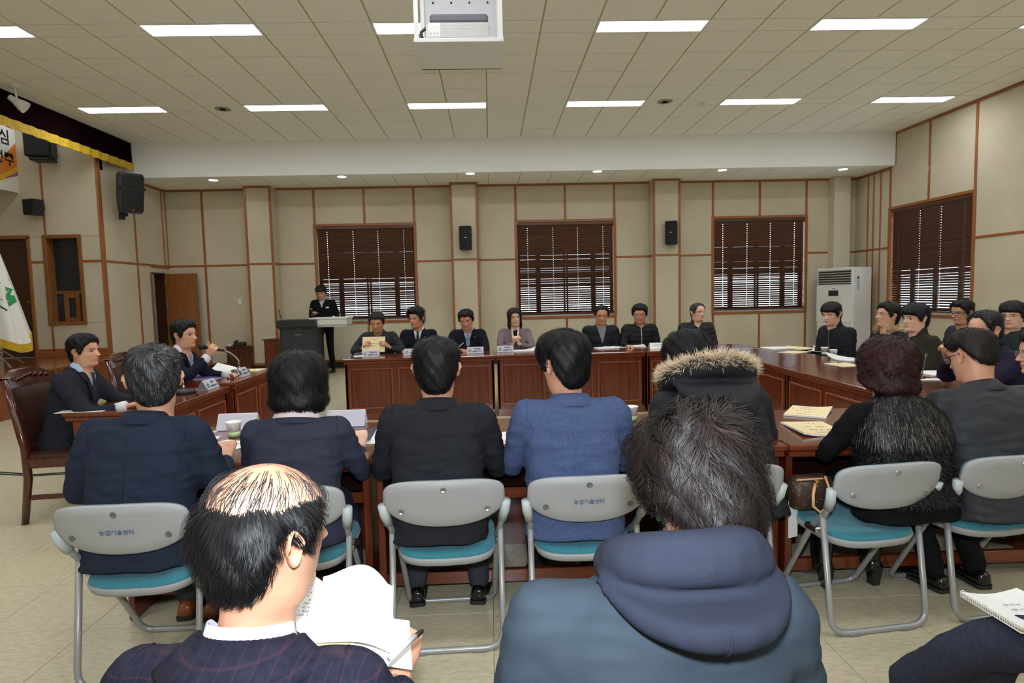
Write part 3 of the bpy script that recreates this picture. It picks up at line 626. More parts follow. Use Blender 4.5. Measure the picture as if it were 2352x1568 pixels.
def emblem(name, path, w_, m_):
    P = []
    for px, py in path:
        xw_ = aty(px, py, YFl).x-xp; v = fz_(py); v = max(0, min(1, v)); R_ = lerp(.09, rl, v**.82); cphi = max(-1, min(1, xw_/R_)); phi = -math.acos(cphi)
        P.append((phi, v))
    L_, R2 = [], []
    for i, (phi, v) in enumerate(P):
        a_, b_ = P[max(i-1, 0)], P[min(i+1, len(P)-1)]; dx, dy = (b_[0]-a_[0]), (b_[1]-a_[1])*3; n_ = math.hypot(dx, dy) or 1
        ww = w_[i] if hasattr(w_, '__len__') else w_
        L_.append(flag_pt(phi-dy/n_*ww, v+dx/n_*ww/3, .005)); R2.append(flag_pt(phi+dy/n_*ww, v-dx/n_*ww/3, .005))
    MB().grid([L_, R2]).build(name, m_, t)
M_GRN = mat('emblem_green', (30, 140, 78), .6); M_NVY = mat('emblem_navy', (40, 30, 78), .6)
emblem('emblem_ridge', [(-8, 660), (0, 644), (12, 646), (6, 655), (22, 655), (32, 656), (26, 668), (24, 673), (34, 675), (39, 679), (30, 687), (20, 696), (10, 700), (0, 698)], [.03, .03, .06, .08, .06, .06, .07, .08, .07, .06, .06, .04, .03, .02], M_GRN)
emblem('emblem_swoosh', [(-6, 670), (0, 682), (6, 689), (14, 695), (24, 699), (30, 702)], .028, M_NVY)
emblem('emblem_letters', [(0, 662), (5, 669), (10, 674), (16, 679), (21, 682)], .012, M_NVY)
emblem('emblem_star', [(19, 634), (21, 636), (23, 638)], .03, mat('emblem_red', (196, 60, 60), .6))
# ================================================================ tables
M_MOULD = wood('moulding_cherry_lightened', (150, 76, 42), (120, 56, 28), 0, .25, .4, 2.2)  # wood tone lightened, stands in for light catching the raised mouldings
def desk(label, loc, rz, W_, D_, npan, H_=.72):
    """front (panelled side) faces local -Y, sitters at +Y; origin at floor, centre of the width, front edge at y=0"""
    t = thing('conference_table', label, 'table', loc, rz, 'panelled cherry wood conference tables')
    h = W_/2
    MB().bbox((-h, 0, H_-.028), (h, D_, H_), .006).build('table_top', M_TBL, t)
    MB().bbox((-h+.006, .008, H_-.06), (h-.006, D_-.012, H_-.028), .008).build('top_apron', M_TBL, t)
    MB().box((-h+.02, .03, .0), (h-.02, .05, H_-.06)).build('modesty_panel', M_TBLV, t)
    MB().bbox((-h+.012, .018, 0), (h-.012, .034, .085), .004).build('skirting', M_TBL, t)
    pw = (W_-.06)/npan
    for k in range(npan):
        a, c = -h+.03+k*pw+.03, -h+.03+(k+1)*pw-.03; e, f = .13, H_-.11
        pn = MB().bbox((a+.03, .022, e+.03), (c-.03, .032, f-.03), .006).build('raised_panel', M_TBLV, t)
        b = MB()
        for q in ((a, e, a+.018, f), (c-.018, e, c, f), (a+.018, e, c-.018, e+.018), (a+.018, f-.018, c-.018, f)): b.bbox((q[0], .016, q[1]), (q[2], .032, q[3]), .006)
        b.build('moulding', M_MOULD, pn)
    for s in (-1, 1):
        MB().bbox((s*(h-.028)-.016, .03, 0), (s*(h-.028)+.016, D_-.06, H_-.06), .004).build('side_panel', M_TBLV, t)
    MB().box((-h+.044, .05, H_-.2), (h-.044, D_-.12, H_-.185)).build('shelf', mat('shelf_dark', (64, 30, 20), .5), t)
    MB().bbox((-h+.044, D_-.14, H_-.235), (h-.044, D_-.115, H_-.185), .003).build('shelf_rail', M_TBL, t)
    MB().bbox((-h+.044, D_-.2, .06), (h-.044, D_-.17, .12), .003).build('foot_rail', M_TBL, t)
    return t
ZTB = .72
desk('long table in the far row in front of the two men nearest the lectern', (-.84, 7.10, 0), 0, 1.76, .66, 3)
desk('far row table in front of the woman in the mauve jacket', (.93, 7.10, 0), 0, 1.76, .66, 3)
desk('far row table at the right, in front of the two men in black puffer jackets', (2.50, 7.10, 0), 0, 1.36, .66, 2)
R90 = math.pi/2
ZL1, ZL2 = .72, .742
desk('nearer of the two left tables, beside the man in the wooden armchair', (-2.19, 4.60, 0), R90, 1.12, .62, 2, ZL1)
desk('farther, slightly taller left table, in front of the man with the microphone', (-2.15, 5.70, 0), R90, 1.06, .68, 2, ZL2)
desk('right side table farthest from the camera, with paper cups', (2.58, 6.19, 0), -R90, 1.80, .82, 3)
desk('right side table nearer the camera behind the woman with maroon hair', (2.57, 4.38, 0), -R90, 1.80, .82, 3)
YN = 3.45
desk('near table at the left end, in front of the grey-haired man', (-1.11, YN, 0), math.pi, 1.12, .80, 2)
desk('near table in the middle, in front of the man in the blue blazer', (.385, YN, 0), math.pi, 1.86, .80, 3)
desk('near table at the right end with cream booklets on it', (2.07, YN-.005, 0), math.pi, 1.50, .80, 2)
# ================================================================ folding chairs
M_TUBE = mat('grey_tube', (160, 161, 160), .35, .3)
M_SHELL = mat('grey_plastic_shell', (160, 161, 161), .5, bump=.05, bscale=900)
M_SLEEVE = mat('pale_plastic_sleeve', (184, 192, 192), .45)
M_TEAL = mat('teal_fabric', (58, 134, 150), .9, bump=.3, bscale=700, col2=(50, 122, 138), nscale=90, sheen=.2)
M_PRINT = mat('blue_print', (44, 84, 130), .6)
def superring(n, w_, zt0, zb0, k):
    P = []
    for i in range(n):
        a = 2*math.pi*i/n; c, s = math.cos(a), math.sin(a)
        e = .45 if s > 0 else 1.0
        P.append((w_*math.copysign(abs(c)**(.55 if s > 0 else .85), c), (zt0 if s > 0 else zb0)*math.copysign(abs(s)**e, s)))
    return P
def back_pt(x, z, d): return Vector((x, -.245+.55*x*x-(z)*.22+d, .635+z))      # backrest surface: curved round the sitter, leaning back
def folding_chair(label, loc, rz, group, printed=False, dirty=False):
    t = thing('folding_chair', label, 'chair', loc, rz, group)
    n = 40; O = superring(n, .235, .088, .106, 0)
    R = []
    for s, d in ((.02, -.006), (.6, -.006), (.93, -.004), (1, .004), (1, .014), (.94, .02)): R.append([back_pt(x*s, z*s, -.0+d-.012) for x, z in O])
    MB().rings(R[:5], cap=True).build('back_shell', M_SHELL, t, True)
    R = [[back_pt(x*s, z*s, d-.012) for x, z in O] for s, d in ((.985, .012), (.96, .03), (.8, .036), (.3, .038), (.02, .038))]
    MB().rings(R).build('back_cushion', M_TEAL, t, True)
    for x, z in ((0, .055), (-.165, -.035), (.165, -.035)):
        c = back_pt(x, z, -.0195); MB().lathe([(.012, -.001), (.010, .002), (.006, .0005), (.001, .0005)], n=12, M=Matrix.Rotation(math.radians(90), 4, 'X'), c=c).build('bolt', M_STEEL if not printed else mat('bolt_recess', (96, 96, 94), .6), t)
    if printed:
        o_ = back_pt(.0, -.015, -.0205); text_mesh('농업기술센터', .022, M_PRINT, t, frameM(o_, (1, 0, 0), (0, -.21, 1)), 'printed_lettering', .0005)
    # seat
    S = []
    for i in range(n):
        a = 2*math.pi*i/n; c, s = math.cos(a), math.sin(a); S.append((.2*math.copysign(abs(c)**.5, c), .2*math.copysign(abs(s)**.5, s)))
    sz = lambda x, y: .392-.012*math.cos(y*6)+.014*(x/.2)**2+(y*.04)
    R = [[Vector((x*s, y*s+.0, sz(x*s, y*s)+d)) for x, y in S] for s, d in ((.98, -.0), (1, .012), (.97, .026), (.8, .032), (.3, .03), (.02, .03))]
    MB().rings(R).build('seat_cushion', M_TEAL, t, True)
    R = [[Vector((x*s, y*s+.0, sz(x*s, y*s)+d)) for x, y in S] for s, d in ((.02, -.03), (.8, -.034), (.97, -.024), (1.015, .0), (1.0, .006))]
    MB().rings(R).build('seat_pan', M_SHELL, t, True)
    def arc(pts, r=.05, n_=5):
        out = [Vector(pts[0])]
        for i in range(1, len(pts)-1):
            a, b, c = Vector(pts[i-1]), Vector(pts[i]), Vector(pts[i+1]); u = (a-b).normalized()*r; v = (c-b).normalized()*r
            for k in range(n_+1):
                q = k/n_; out.append((b+u)*(1-q)**2+b*2*q*(1-q)+(b+v)*q*q)
        out.append(Vector(pts[-1])); return out
    x1 = .218
    rear = arc([(-x1, -.13, .49), (-x1, -.2, .012), (x1, -.2, .012), (x1, -.13, .49)], .075)
    MB().tube(rear, .0125, 8).build('rear_leg_frame', M_TUBE, t, True)
    x2 = .205
    P = [(-.236, -.205, .6), (-x2-.012, -.15, .49), (-x2, -.05, .42), (-x2+.01, .21, .012), (x2-.01, .21, .012), (x2, -.05, .42), (x2+.012, -.15, .49), (.236, -.205, .6)]
    MB().tube(arc(P, .055), .0125, 8).build('front_leg_frame', M_TUBE, t, True)
    for s in (-1, 1):
        MB().tube([(s*.240, -.212, .62), (s*.234, -.2, .575), (s*.224, -.172, .53)], [.019, .02, .018], 10, flat=1.0).build('sleeve', M_SLEEVE, t, True)
        MB().bbox((s*.2-.014+s*.012, -.1, .395), (s*.2+.014+s*.012, -.02, .42), .004).build('hinge', M_STEEL, t)
        MB().bbox((s*.12-.03, -.216, .0), (s*.12+.03, -.186, .012), .003).build('glide', mat('rubber_glide', (120, 120, 116), .7), t)
    return t
CH = {}
chair_rows = [   # key, px x of the backrest centre, Y of seat centre, turn, label, printed
    (1, -1.335, 2.40, .02, 'grey folding chair with blue printed lettering at the left end of the near row', True),
    (2, -.80, 2.55, -.05, 'grey folding chair under the woman with bobbed hair', False),
    (3, -.205, 2.555, .03, 'plain grey folding chair under the man in the black suit', False),
    (4, .352, 2.55, .03, 'grey folding chair with blue printed lettering under the man in the blue blazer', True),
    (5, .93, 2.62, .05, 'grey folding chair under the person in the fur-hooded parka', False),
    (6, 1.545, 2.57, .12, 'scuffed grey folding chair with teal seat under the woman in the fur vest', False),
    (7, 2.115, 2.63, .10, 'grey folding chair under the man in the grey padded jacket at the right edge', False)]
proto = None
for k, x, y, rz, lab, pr_ in chair_rows: CH[k] = folding_chair(lab, (x, y, 0), rz, 'folding chairs of the near row', pr_)
def chair_copy(src, label, loc, rz, group):
    c = copy_tree(CH[src]); c.location = loc; c.rotation_euler[2] = rz; c['label'] = label; c['group'] = group; return c
# chairs of the far row and of the right side (teal fronts, mostly hidden by the sitters)
# ================================================================ wooden leather chairs of the left tables
M_LEATHER = mat('brown_leather', (62, 34, 28), .32, bump=.15, bscale=120, coat=.2)
M_CHW = wood('carved_cherry', (84, 34, 20), (60, 22, 12), 2, .2, .6)
def armchair(label, loc, rz):
    t = thing('leather_chair', label, 'chair', loc, rz, 'carved wooden chairs with leather')
    hw = .25
    for s in (-1, 1):
        MB().tube([(s*hw, -.27, 0), (s*hw, -.23, .3), (s*hw, -.235, .5), (s*(hw+.005), -.32, .95)], [.022, .026, .026, .02], 8).build('rear_leg', M_CHW, t, True)
        MB().tube([(s*hw, .23, 0), (s*hw, .22, .2), (s*hw, .22, .4)], [.02, .026, .03], 8).build('front_leg', M_CHW, t, True)
        MB().bbox((s*hw-.014, -.22, .16), (s*hw+.014, .22, .19), .004).build('stretcher', M_CHW, t)
        MB().bbox((s*hw-.018, -.23, .37), (s*hw+.018, .24, .43), .005).build('seat_rail', M_CHW, t)
    MB().bbox((-hw, .205, .37), (hw, .245, .43), .005).build('seat_rail', M_CHW, t)
    G = [[Vector((x, y, .455+.02*(1-(x/hw)**4)*(1-(y/.25)**4))) for x in np.linspace(-hw, hw, 11)] for y in np.linspace(-.24, .25, 11)]
    MB().slab(G, .05).build('seat_cushion', M_LEATHER, t, True)
    bp = lambda x, z, d=0: Vector((x, -.235-(z-.5)*.19+.03*(1-(x/hw)**2)*-1+d, z))
    G = [[bp(x, z, .012+.016*(1-(x/(hw-.03))**6)*(1-((z-.7)/.2)**6)) for x in np.linspace(-hw+.03, hw-.03, 13)] for z in np.linspace(.5, .9, 11)]
    MB().slab(G[::-1], .05).build('back_cushion', M_LEATHER, t, True)
    crest = MB(); xs = np.linspace(-hw-.005, hw+.005, 25)
    zt3 = lambda x: .965+.045*math.exp(-(x/.13)**2)-.01*math.cos(x*28)
    G = [[bp(x, z0(x), .02) for x in xs] for z0 in (lambda x: .89, lambda x: (.89+zt3(x))/2, zt3)]
    H_ = [[p+Vector((0, -.045, 0)) for p in r] for r in G]
    crest.grid(G, 0, True).grid(H_).grid([G[0], H_[0]]).grid([G[-1], H_[-1]], 0, True).build('crest_rail', M_CHW, t, True)
    for k in range(7):
        x = -.15+k*.05; c = bp(x, .935+.02*math.exp(-(x/.1)**2), .026)
        cv = MB().tube([c+Vector((-.02, 0, -.01)), c+Vector((0, .008, .012)), c+Vector((.02, 0, -.006))], [.005, .009, .004], 6).build('carving', M_CHW, t, True)
    MB().bbox((-hw, -.262, .46), (hw, -.225, .51), .006).build('lower_rail', M_CHW, t)
    return t
armchair('carved wooden chair with dark brown leather under the man at the nearer left table', (-2.83, 4.29, 0), -R90+.1)
armchair('carved wooden chair with dark brown leather under the man holding the microphone', (-2.86, 5.42, 0), -R90)
# ================================================================ people
from mathutils import noise as mnoise
def hermite(xs, ys, x):
    xs = np.asarray(xs, float); ys = np.asarray(ys, float); x = np.clip(np.asarray(x, float), xs[0], xs[-1])
    d = np.diff(ys)/np.diff(xs); m_ = np.zeros_like(ys); m_[1:-1] = np.where(d[:-1]*d[1:] > 0, 2*d[:-1]*d[1:]/(d[:-1]+d[1:]+1e-12), 0); m_[0] = d[0]; m_[-1] = d[-1]
    i = np.clip(np.searchsorted(xs, x)-1, 0, len(xs)-2); h = xs[i+1]-xs[i]; t = (x-xs[i])/h
    return (2*t**3-3*t**2+1)*ys[i]+(t**3-2*t**2+t)*h*m_[i]+(-2*t**3+3*t**2)*ys[i+1]+(t**3-t**2)*h*m_[i+1]
HT = np.array([  # z, half width, front, back, chin narrowing
    (-.215, .066, .050, -.082, 0), (-.17, .058, .044, -.072, 0), (-.135, .056, .044, -.068, .05), (-.119, .058, .058, -.067, .2), (-.112, .060, .080, -.066, .45), (-.10, .0625, .089, -.067, .5),
    (-.085, .0645, .092, -.070, .45), (-.06, .067, .092, -.077, .33), (-.035, .0705, .091, -.086, .24), (0, .0745, .087, -.096, .15), (.03, .0765, .091, -.1, .1),
    (.058, .0755, .084, -.098, .06), (.082, .067, .066, -.087, .03), (.1, .050, .044, -.066, 0), (.111, .03, .022, -.042, 0), (.1155, .002, -.006, -.012, 0)])
def head_xyz(a, z, face=True):
    w_, f, b, k = (hermite(HT[:, 0], HT[:, i], z) for i in range(1, 5))
    c, s = np.cos(a), np.sin(a)
    x = w_*np.sign(s)*np.abs(s)**.92*(1-k*np.clip(c, 0, 1)**2); y = np.where(c > 0, f*np.abs(c)**.95, -(-b)*np.abs(c)**.95)
    if face:
        X = np.abs(x); wt = smoothstep(.05, .5, c); g = lambda u, v: np.exp(-u*u-v*v)
        nz = np.clip((.024-z)/.054, 0, 1)*(1-smoothstep(-.030, -.042, z) if False else np.clip((z+.043)/.012, 0, 1))
        y = y+wt*(.0295*nz**.9*np.exp(-(x/(.0085+.0065*nz))**2)-.0095*g((X-.031)/.016, (z-.004)/.011)+.0045*g((X-.031)/.012, (z-.001)/.0065)+.0035*g((X-.028)/.02, (z-.023)/.008)
                  + .004*g((X-.045)/.018, (z+.025)/.018)+.0065*g(x/.02, (z+.055)/.006)+.006*g(x/.018, (z+.069)/.006)-.0045*g(x/.02, (z+.0622)/.0022)+.006*g(x/.02, (z+.1)/.012)-.003*g(x/.03, (z+.082)/.007))
    return np.stack([x, y, z], -1)
def grid_faces(nv, nu, off=0):
    i, j = np.meshgrid(np.arange(nv-1), np.arange(nu), indexing='ij'); k = (j+1) % nu
    return np.stack([i*nu+j, i*nu+k, (i+1)*nu+k, (i+1)*nu+j], -1).reshape(-1, 4)+off
def head_part(hi, eyes='open'):
    nu = 92 if hi else 48; t_ = np.linspace(0, 2*np.pi, nu, endpoint=False); a = t_-.45*np.sin(t_) if hi else t_
    if hi: zs_ = np.concatenate([np.linspace(-.215, -.12, 8), np.linspace(-.115, -.085, 9), np.linspace(-.082, -.045, 15), np.linspace(-.042, -.012, 10), np.linspace(-.009, .03, 17), np.linspace(.035, .1155, 16)])
    else: zs_ = np.concatenate([np.linspace(-.215, -.12, 7), np.linspace(-.115, -.02, 16), np.linspace(-.01, .1155, 16)])
    A, Z = np.meshgrid(a, zs_); P = head_xyz(A, Z); V = P.reshape(-1, 3); F = grid_faces(len(zs_), nu)
    C = V[F].mean(1); X = np.abs(C[:, 0]); z = C[:, 2]; fr = C[:, 1] > .05; mi = np.zeros(len(F), int)
    if hi:
        mi[fr & ((C[:, 0]/.023)**2+((z+.062)/.0088)**2 < 1)] = 1
        ry = .0052 if eyes == 'open' else .0022; e = ((X-.031)/.0148)**2+((z-.0015)/ry)**2
        if eyes == 'open':
            mi[fr & (e < 1)] = 2; mi[fr & (e < 1) & (np.abs(X-.031) < .0066)] = 3; mi[fr & (e >= 1) & (e < 2.1) & (z > .003) & (np.abs(X-.031) < .016)] = 3
        else: mi[fr & (e < 1.2)] = 3
        zb_ = .0235-2.2*(X-.028)**2*6*.2; mi[fr & (np.abs(z-zb_) < .0028) & (X > .013) & (X < .047)] = 4
    # ears
    EV, EF = [], []
    n = 20 if hi else 24; off = len(V)
    for s in (-1, 1):
        base = off+len(EV); th = np.linspace(0, 2*np.pi, n, endpoint=False)
        for rho, out in ((.02, .005), (.35, .002), (.62, .004), (.8, .012), (.93, .016), (1.0, .0125), (.96, .006), (.6, -.004)):
            for q in th:
                yy = -.012+.0185*rho*math.cos(q)*(1 if math.sin(q) > -.3 else .8); zz = -.004+rho*(.033*math.sin(q) if math.sin(q) > 0 else .031*math.sin(q))
                EV.append((s*(.0705+out+.010*max(0, -(yy+.012)/.018)+(.004 if zz > 0 else -.002)), yy-zz*.15, zz))
        f = grid_faces(8, n, base); EF.append(f if s > 0 else f[:, ::-1])
    V = np.concatenate([V, np.array(EV)]); F = np.concatenate([F]+EF); mi = np.concatenate([mi, np.zeros(len(F)-len(mi), int)])
    return V, F, mi
def to_mesh(name, V, F, mats, mi=None, smooth=True):
    me = bpy.data.meshes.new(name); me.from_pydata(np.asarray(V).tolist(), [], np.asarray(F).tolist() if not isinstance(F, list) else F)
    for k in mats: me.materials.append(k)
    if mi is not None: me.polygons.foreach_set('material_index', np.asarray(mi, dtype=np.int32))
    if smooth: me.polygons.foreach_set('use_smooth', np.ones(len(me.polygons), bool))
    me.update(); return me
def remesh(mb, vox, it=6, fac=.5):
    me = bpy.data.meshes.new('tmp'); me.from_pydata(mb.v, [], mb.f); o = bpy.data.objects.new('tmp', me)
    r = o.modifiers.new('r', 'REMESH'); r.mode = 'VOXEL'; r.voxel_size = vox; s = o.modifiers.new('s', 'SMOOTH'); s.factor = fac; s.iterations = it
    out = evaluated(o); bpy.data.meshes.remove(me)
    V = np.empty(len(out.vertices)*3); out.vertices.foreach_get('co', V); V = V.reshape(-1, 3); N = np.empty(len(out.vertices)*3); out.vertices.foreach_get('normal', N); N = N.reshape(-1, 3)
    F = [tuple(p.vertices) for p in out.polygons]; bpy.data.meshes.remove(out); return V, N, F
def limb(mb, P, R_, n=12, flat=1.0):
    Q, q = [], []
    P = [np.array(p, float) for p in P]
    for i in range(len(P)-1):
        for k in range(4): t = k/4; Q.append(P[i]*(1-t)+P[i+1]*t); q.append(R_[i]*(1-t)+R_[i+1]*t)
    Q.append(P[-1]); q.append(R_[-1])
    for _ in range(2): Q = [Q[0]]+[(Q[i-1]+2*Q[i]+Q[i+1])/4 for i in range(1, len(Q)-1)]+[Q[-1]]
    mb.tube(Q, q, n, flat=flat)
    for p, r in ((Q[0], q[0]), (Q[-1], q[-1])): mb.lathe([(r*math.cos(x), r*math.sin(x)) for x in np.linspace(-1.5, 1.5, 7)], c=Vector(p), n=10)
def ik(S, W_, l1, l2, hint):
    S, W_ = Vector(S), Vector(W_); d = W_-S; L_ = min(d.length, (l1+l2)*.995); u = d.normalized(); W2 = S+u*L_
    a = (l1*l1-l2*l2+L_*L_)/(2*L_); h = math.sqrt(max(l1*l1-a*a, 0)); hv = Vector(hint)-u*Vector(hint).dot(u); hv.normalize()
    return S+u*a+hv*h, W2
def hand_geo(M_, side, curl=.5, spread=.06, thumb=.5, vox=.004):
    """palm along +y, back of the hand +z, thumb on the -side*x side"""
    b = MB(); R_ = []
    for y, w_, t_ in ((-.03, .024, .018), (0, .026, .017), (.03, .036, .016), (.06, .041, .014), (.088, .04, .012)): R_.append([(math.copysign(abs(math.cos(q))**.7, math.cos(q))*w_, y, math.copysign(abs(math.sin(q))**.8, math.sin(q))*t_) for q in np.linspace(0, 2*np.pi, 12, endpoint=False)])
    b.rings(R_)
    for k, (x, L_) in enumerate(((-.030, .068), (-.010, .078), (.010, .073), (.029, .056))):
        x *= side; p = Vector((x, .082, 0)); P = [Vector((x, .07, 0)), p.copy()]; A = .12; c_ = curl if not hasattr(curl, '__len__') else curl[k]
        for j, f in enumerate((.45, .3, .25)):
            A += c_*(1.0 if j else .8); d = Vector((math.sin(spread*(k-1.5)*side), math.cos(A), -math.sin(A))); p = p+d*L_*f; P.append(p.copy())
        b.tube(P, [.0095, .0095, .0085, .0078, .0062], 8)
        b.lathe([(.0062*math.cos(q), .0062*math.sin(q)) for q in np.linspace(-1.5, 1.5, 5)], c=P[-1], n=8)
    p = Vector((-side*.026, .02, -.004)); d1 = Vector((-side*.62, .72, -.3*thumb)).normalized(); d2 = Vector((-side*.25, .85, -.75*thumb)).normalized()
    P = [p, p+d1*.038, p+d1*.038+d2*.028, p+d1*.038+d2*.052]; b.tube(P, [.013, .0115, .0095, .0075], 8); b.lathe([(.0075*math.cos(q), .0075*math.sin(q)) for q in np.linspace(-1.5, 1.5, 5)], c=P[-1], n=8)
    V, N, F = remesh(b, vox, 3); M_ = np.array(M_); V = V@M_[:3, :3].T+M_[:3, 3]; return V, F
SKIN = {}
def skin_mats(tone):
    if tone in SKIN: return SKIN[tone]
    c = {'light': (234, 190, 164), 'mid': (220, 168, 138), 'tan': (206, 152, 122)}[tone]; c2 = tuple(int(v*.93) for v in c)
    S = mat('skin_'+tone, c, .45, col2=(c2[0], int(c2[1]*.95), int(c2[2]*.93)), nscale=14, bump=.05, bscale=500)
    S.node_tree.nodes['Principled BSDF'].inputs['Subsurface Weight'].default_value = .12
    S.node_tree.nodes['Principled BSDF'].inputs['Subsurface Radius'].default_value = (.012, .004, .002)
    SKIN[tone] = [S, mat('lips_'+tone, tuple(int(v*k) for v, k in zip(c, (.86, .7, .7))), .4), mat('eye_white', (218, 212, 206), .2), mat('iris_dark', (26, 18, 15), .15), mat('eyebrow_dark', (58, 44, 38), .8)]
    return SKIN[tone]
def hl_interp(style):
    T = {'short': [(0, .066), (30, .068), (46, .05), (60, .036), (72, .0), (82, -.028), (90, -.012), (97, .03), (106, .02), (114, -.035), (135, -.085), (160, -.1), (180, -.102)],
         'receding': [(0, .088), (25, .092), (45, .075), (60, .045), (72, .005), (82, -.02), (90, -.005), (97, .03), (106, .02), (114, -.035), (135, -.08), (180, -.095)],
         'fringe': [(0, .036), (30, .034), (50, .03), (62, .02), (74, -.02), (84, -.035), (92, -.015), (98, .02), (106, .015), (114, -.04), (135, -.09), (180, -.105)],
         'under': [(0, .07), (30, .07), (46, .055), (60, .045), (75, .03), (90, .035), (100, .04), (115, .0), (140, -.04), (180, -.055)],
         'bob': [(0, .062), (22, .06), (38, .03), (50, -.02), (58, -.08), (66, -.13), (75, -.15), (180, -.155)],
         'curly': [(0, .06), (30, .055), (48, .02), (60, -.03), (72, -.07), (90, -.09), (130, -.13), (180, -.14)]}[style]
    x = np.array([q[0] for q in T], float); y = np.array([q[1] for q in T])
    return lambda a: np.interp(np.degrees(np.abs((a+np.pi) % (2*np.pi)-np.pi)), x, y)
def hair_build(name, parent, Mh, style, hm, th=(.022, .014, .012), n=900, seg=.011, steps=4, width=.0028, lift=.004, whorl=(.01, -.055, .1), comb=(0, 0, 0), grav=.5, curl=0, bald=False, fine=False, frizz=.002, seed=0, swirl=.5, wmul=None, hlen=-.165, scalp=0, mess=1.):
    rng = np.random.default_rng(seed+11); nu, nv = (96, 64) if fine else (64, 44)
    a = np.linspace(0, 2*np.pi, nu, endpoint=False); longh = style in ('bob', 'curly')
    zs_ = np.linspace(hlen if longh else -.112, .1155, nv); A, Z = np.meshgrid(a, zs_)
    Pz = np.maximum(Z, -.04) if longh else Z
    P = head_xyz(A, Pz, False); P[..., 2] = Z
    hl = hl_interp(style)(A); m_ = Z-hl
    C = np.array([0, -.008, .015]); N = P-C; N[..., 2] *= np.where(Z > .02, 1, .25); N /= np.linalg.norm(N, axis=-1, keepdims=True)+1e-9
    up = smoothstep(.02, .1, Z); back = smoothstep(.2, -.6, np.cos(A)); T_ = th[1]*(1-up)*(1-back)+th[2]*(1-up)*back+th[0]*up
    if longh: T_ = T_*(1+.5*smoothstep(-.02, -.1, Z)-.9*smoothstep(hlen+.06, hlen, Z))
    T_ = T_*(1-.6*smoothstep(-.05, -.105, Z)) if not longh else T_
    if wmul: T_ = T_*wmul(A, Z)
    nz = .5+.25*np.sin(A*7+Z*60+seed)+.25*np.sin(A*13-Z*95+seed*2)
    if bald:
        tt = P-np.array([0, .0, .13]); m_ = np.minimum(m_, np.hypot(tt[..., 0]*1.0, (tt[..., 1]+.01)*.8)+(.118-Z)*.62-.098+.003*np.sin(A*9))
    S = smoothstep(-.004, .05 if bald else .022, m_); P = P+N*((T_*((.93+.14*nz) if longh else (.8+.4*nz)))*S-.004*(1-S))[..., None]
    V = P.reshape(-1, 3); F = grid_faces(nv, nu); keep = (m_.reshape(-1)[F] > -.004).all(1); F = F[keep]
    bv = BVHTree.FromPolygons(V.tolist(), F.tolist())
    # ribbons
    Wv = np.array(whorl); FC = V[F].mean(1); okf = m_.reshape(-1)[F].mean(1) > .006
    ids = rng.choice(np.where(okf)[0], n); wq = rng.random((n, 2)); q = V[F[ids]]
    R0 = (q[:, 0]*(1-wq[:, :1])+q[:, 1]*wq[:, :1])*(1-wq[:, 1:])+(q[:, 3]*(1-wq[:, :1])+q[:, 2]*wq[:, :1])*wq[:, 1:]
    RV, RF, RM = [], [], []; base = len(V); cmb = np.array(comb, float); spots = rng.random(n)
    for i in range(n):
        p = Vector(R0[i]); ph = mnoise.noise(p*26)*9+rng.random()*.8; sw = swirl*(.6+.8*rng.random()); jit = Vector(rng.normal(0, .35*mess, 3)); L_ = []
        for k in range(steps+1):
            r = bv.find_nearest(p)
            if r[0] is None: break
            nn = r[1]
            if nn.dot(r[0]-Vector(C)) < 0: nn = -nn
            d = (p-Vector(Wv)); d -= nn*d.dot(nn); dl = d.length; d = d/dl if dl > 1e-5 else Vector((1, 0, 0))
            g = Vector((0, 0, -grav))+Vector(cmb); g -= nn*g.dot(nn)
            dd = d+nn.cross(d)*sw*math.exp(-dl/.06)+g+jit*.5
            if curl: dd += (nn.cross(d)*math.sin(ph+k*1.4)+nn*math.cos(ph+k*1.4)*.6)*curl
            dd.normalize(); tt = k/steps
            h = lift*math.sin(math.pi*min(1, tt*1.1))*(.4+.8*spots[i])+.0012+frizz*tt*(spots[i]**3)*6
            pos = r[0]+nn*h; sd = nn.cross(dd).normalized()*(width*(1-tt**2*.85)*.5)
            L_.append((pos-sd, pos+sd)); p = r[0]+dd*seg
        if len(L_) < 3: continue
        b0 = base+len(RV)
        for u, v in L_: RV += [tuple(u), tuple(v)]
        for k in range(len(L_)-1): RF.append((b0+2*k, b0+2*k+1, b0+2*k+3, b0+2*k+2)); RM.append(1 if spots[i] < .5 else 2)
    V2 = np.concatenate([V, np.array(RV)]) if RV else V; F2 = [tuple(f) for f in F.tolist()]+RF; MI = [0]*len(F)+RM
    if scalp:
        wp = bv.find_nearest(Vector(Wv))[0]; dd_ = np.linalg.norm(FC-np.array(wp), axis=1)+.004*np.sin(np.arctan2(FC[:, 0]-wp[0], FC[:, 2]-wp[2])*5)
        for i in np.where(dd_ < scalp)[0]: MI[i] = 3
        hm = list(hm)+[skin_mats('mid')[0]]
    Mh_ = np.array(Mh); V2 = V2@Mh_[:3, :3].T+Mh_[:3, 3]
    return obj(name, to_mesh(name, V2, F2, hm, MI), parent)
HAIRM = {}
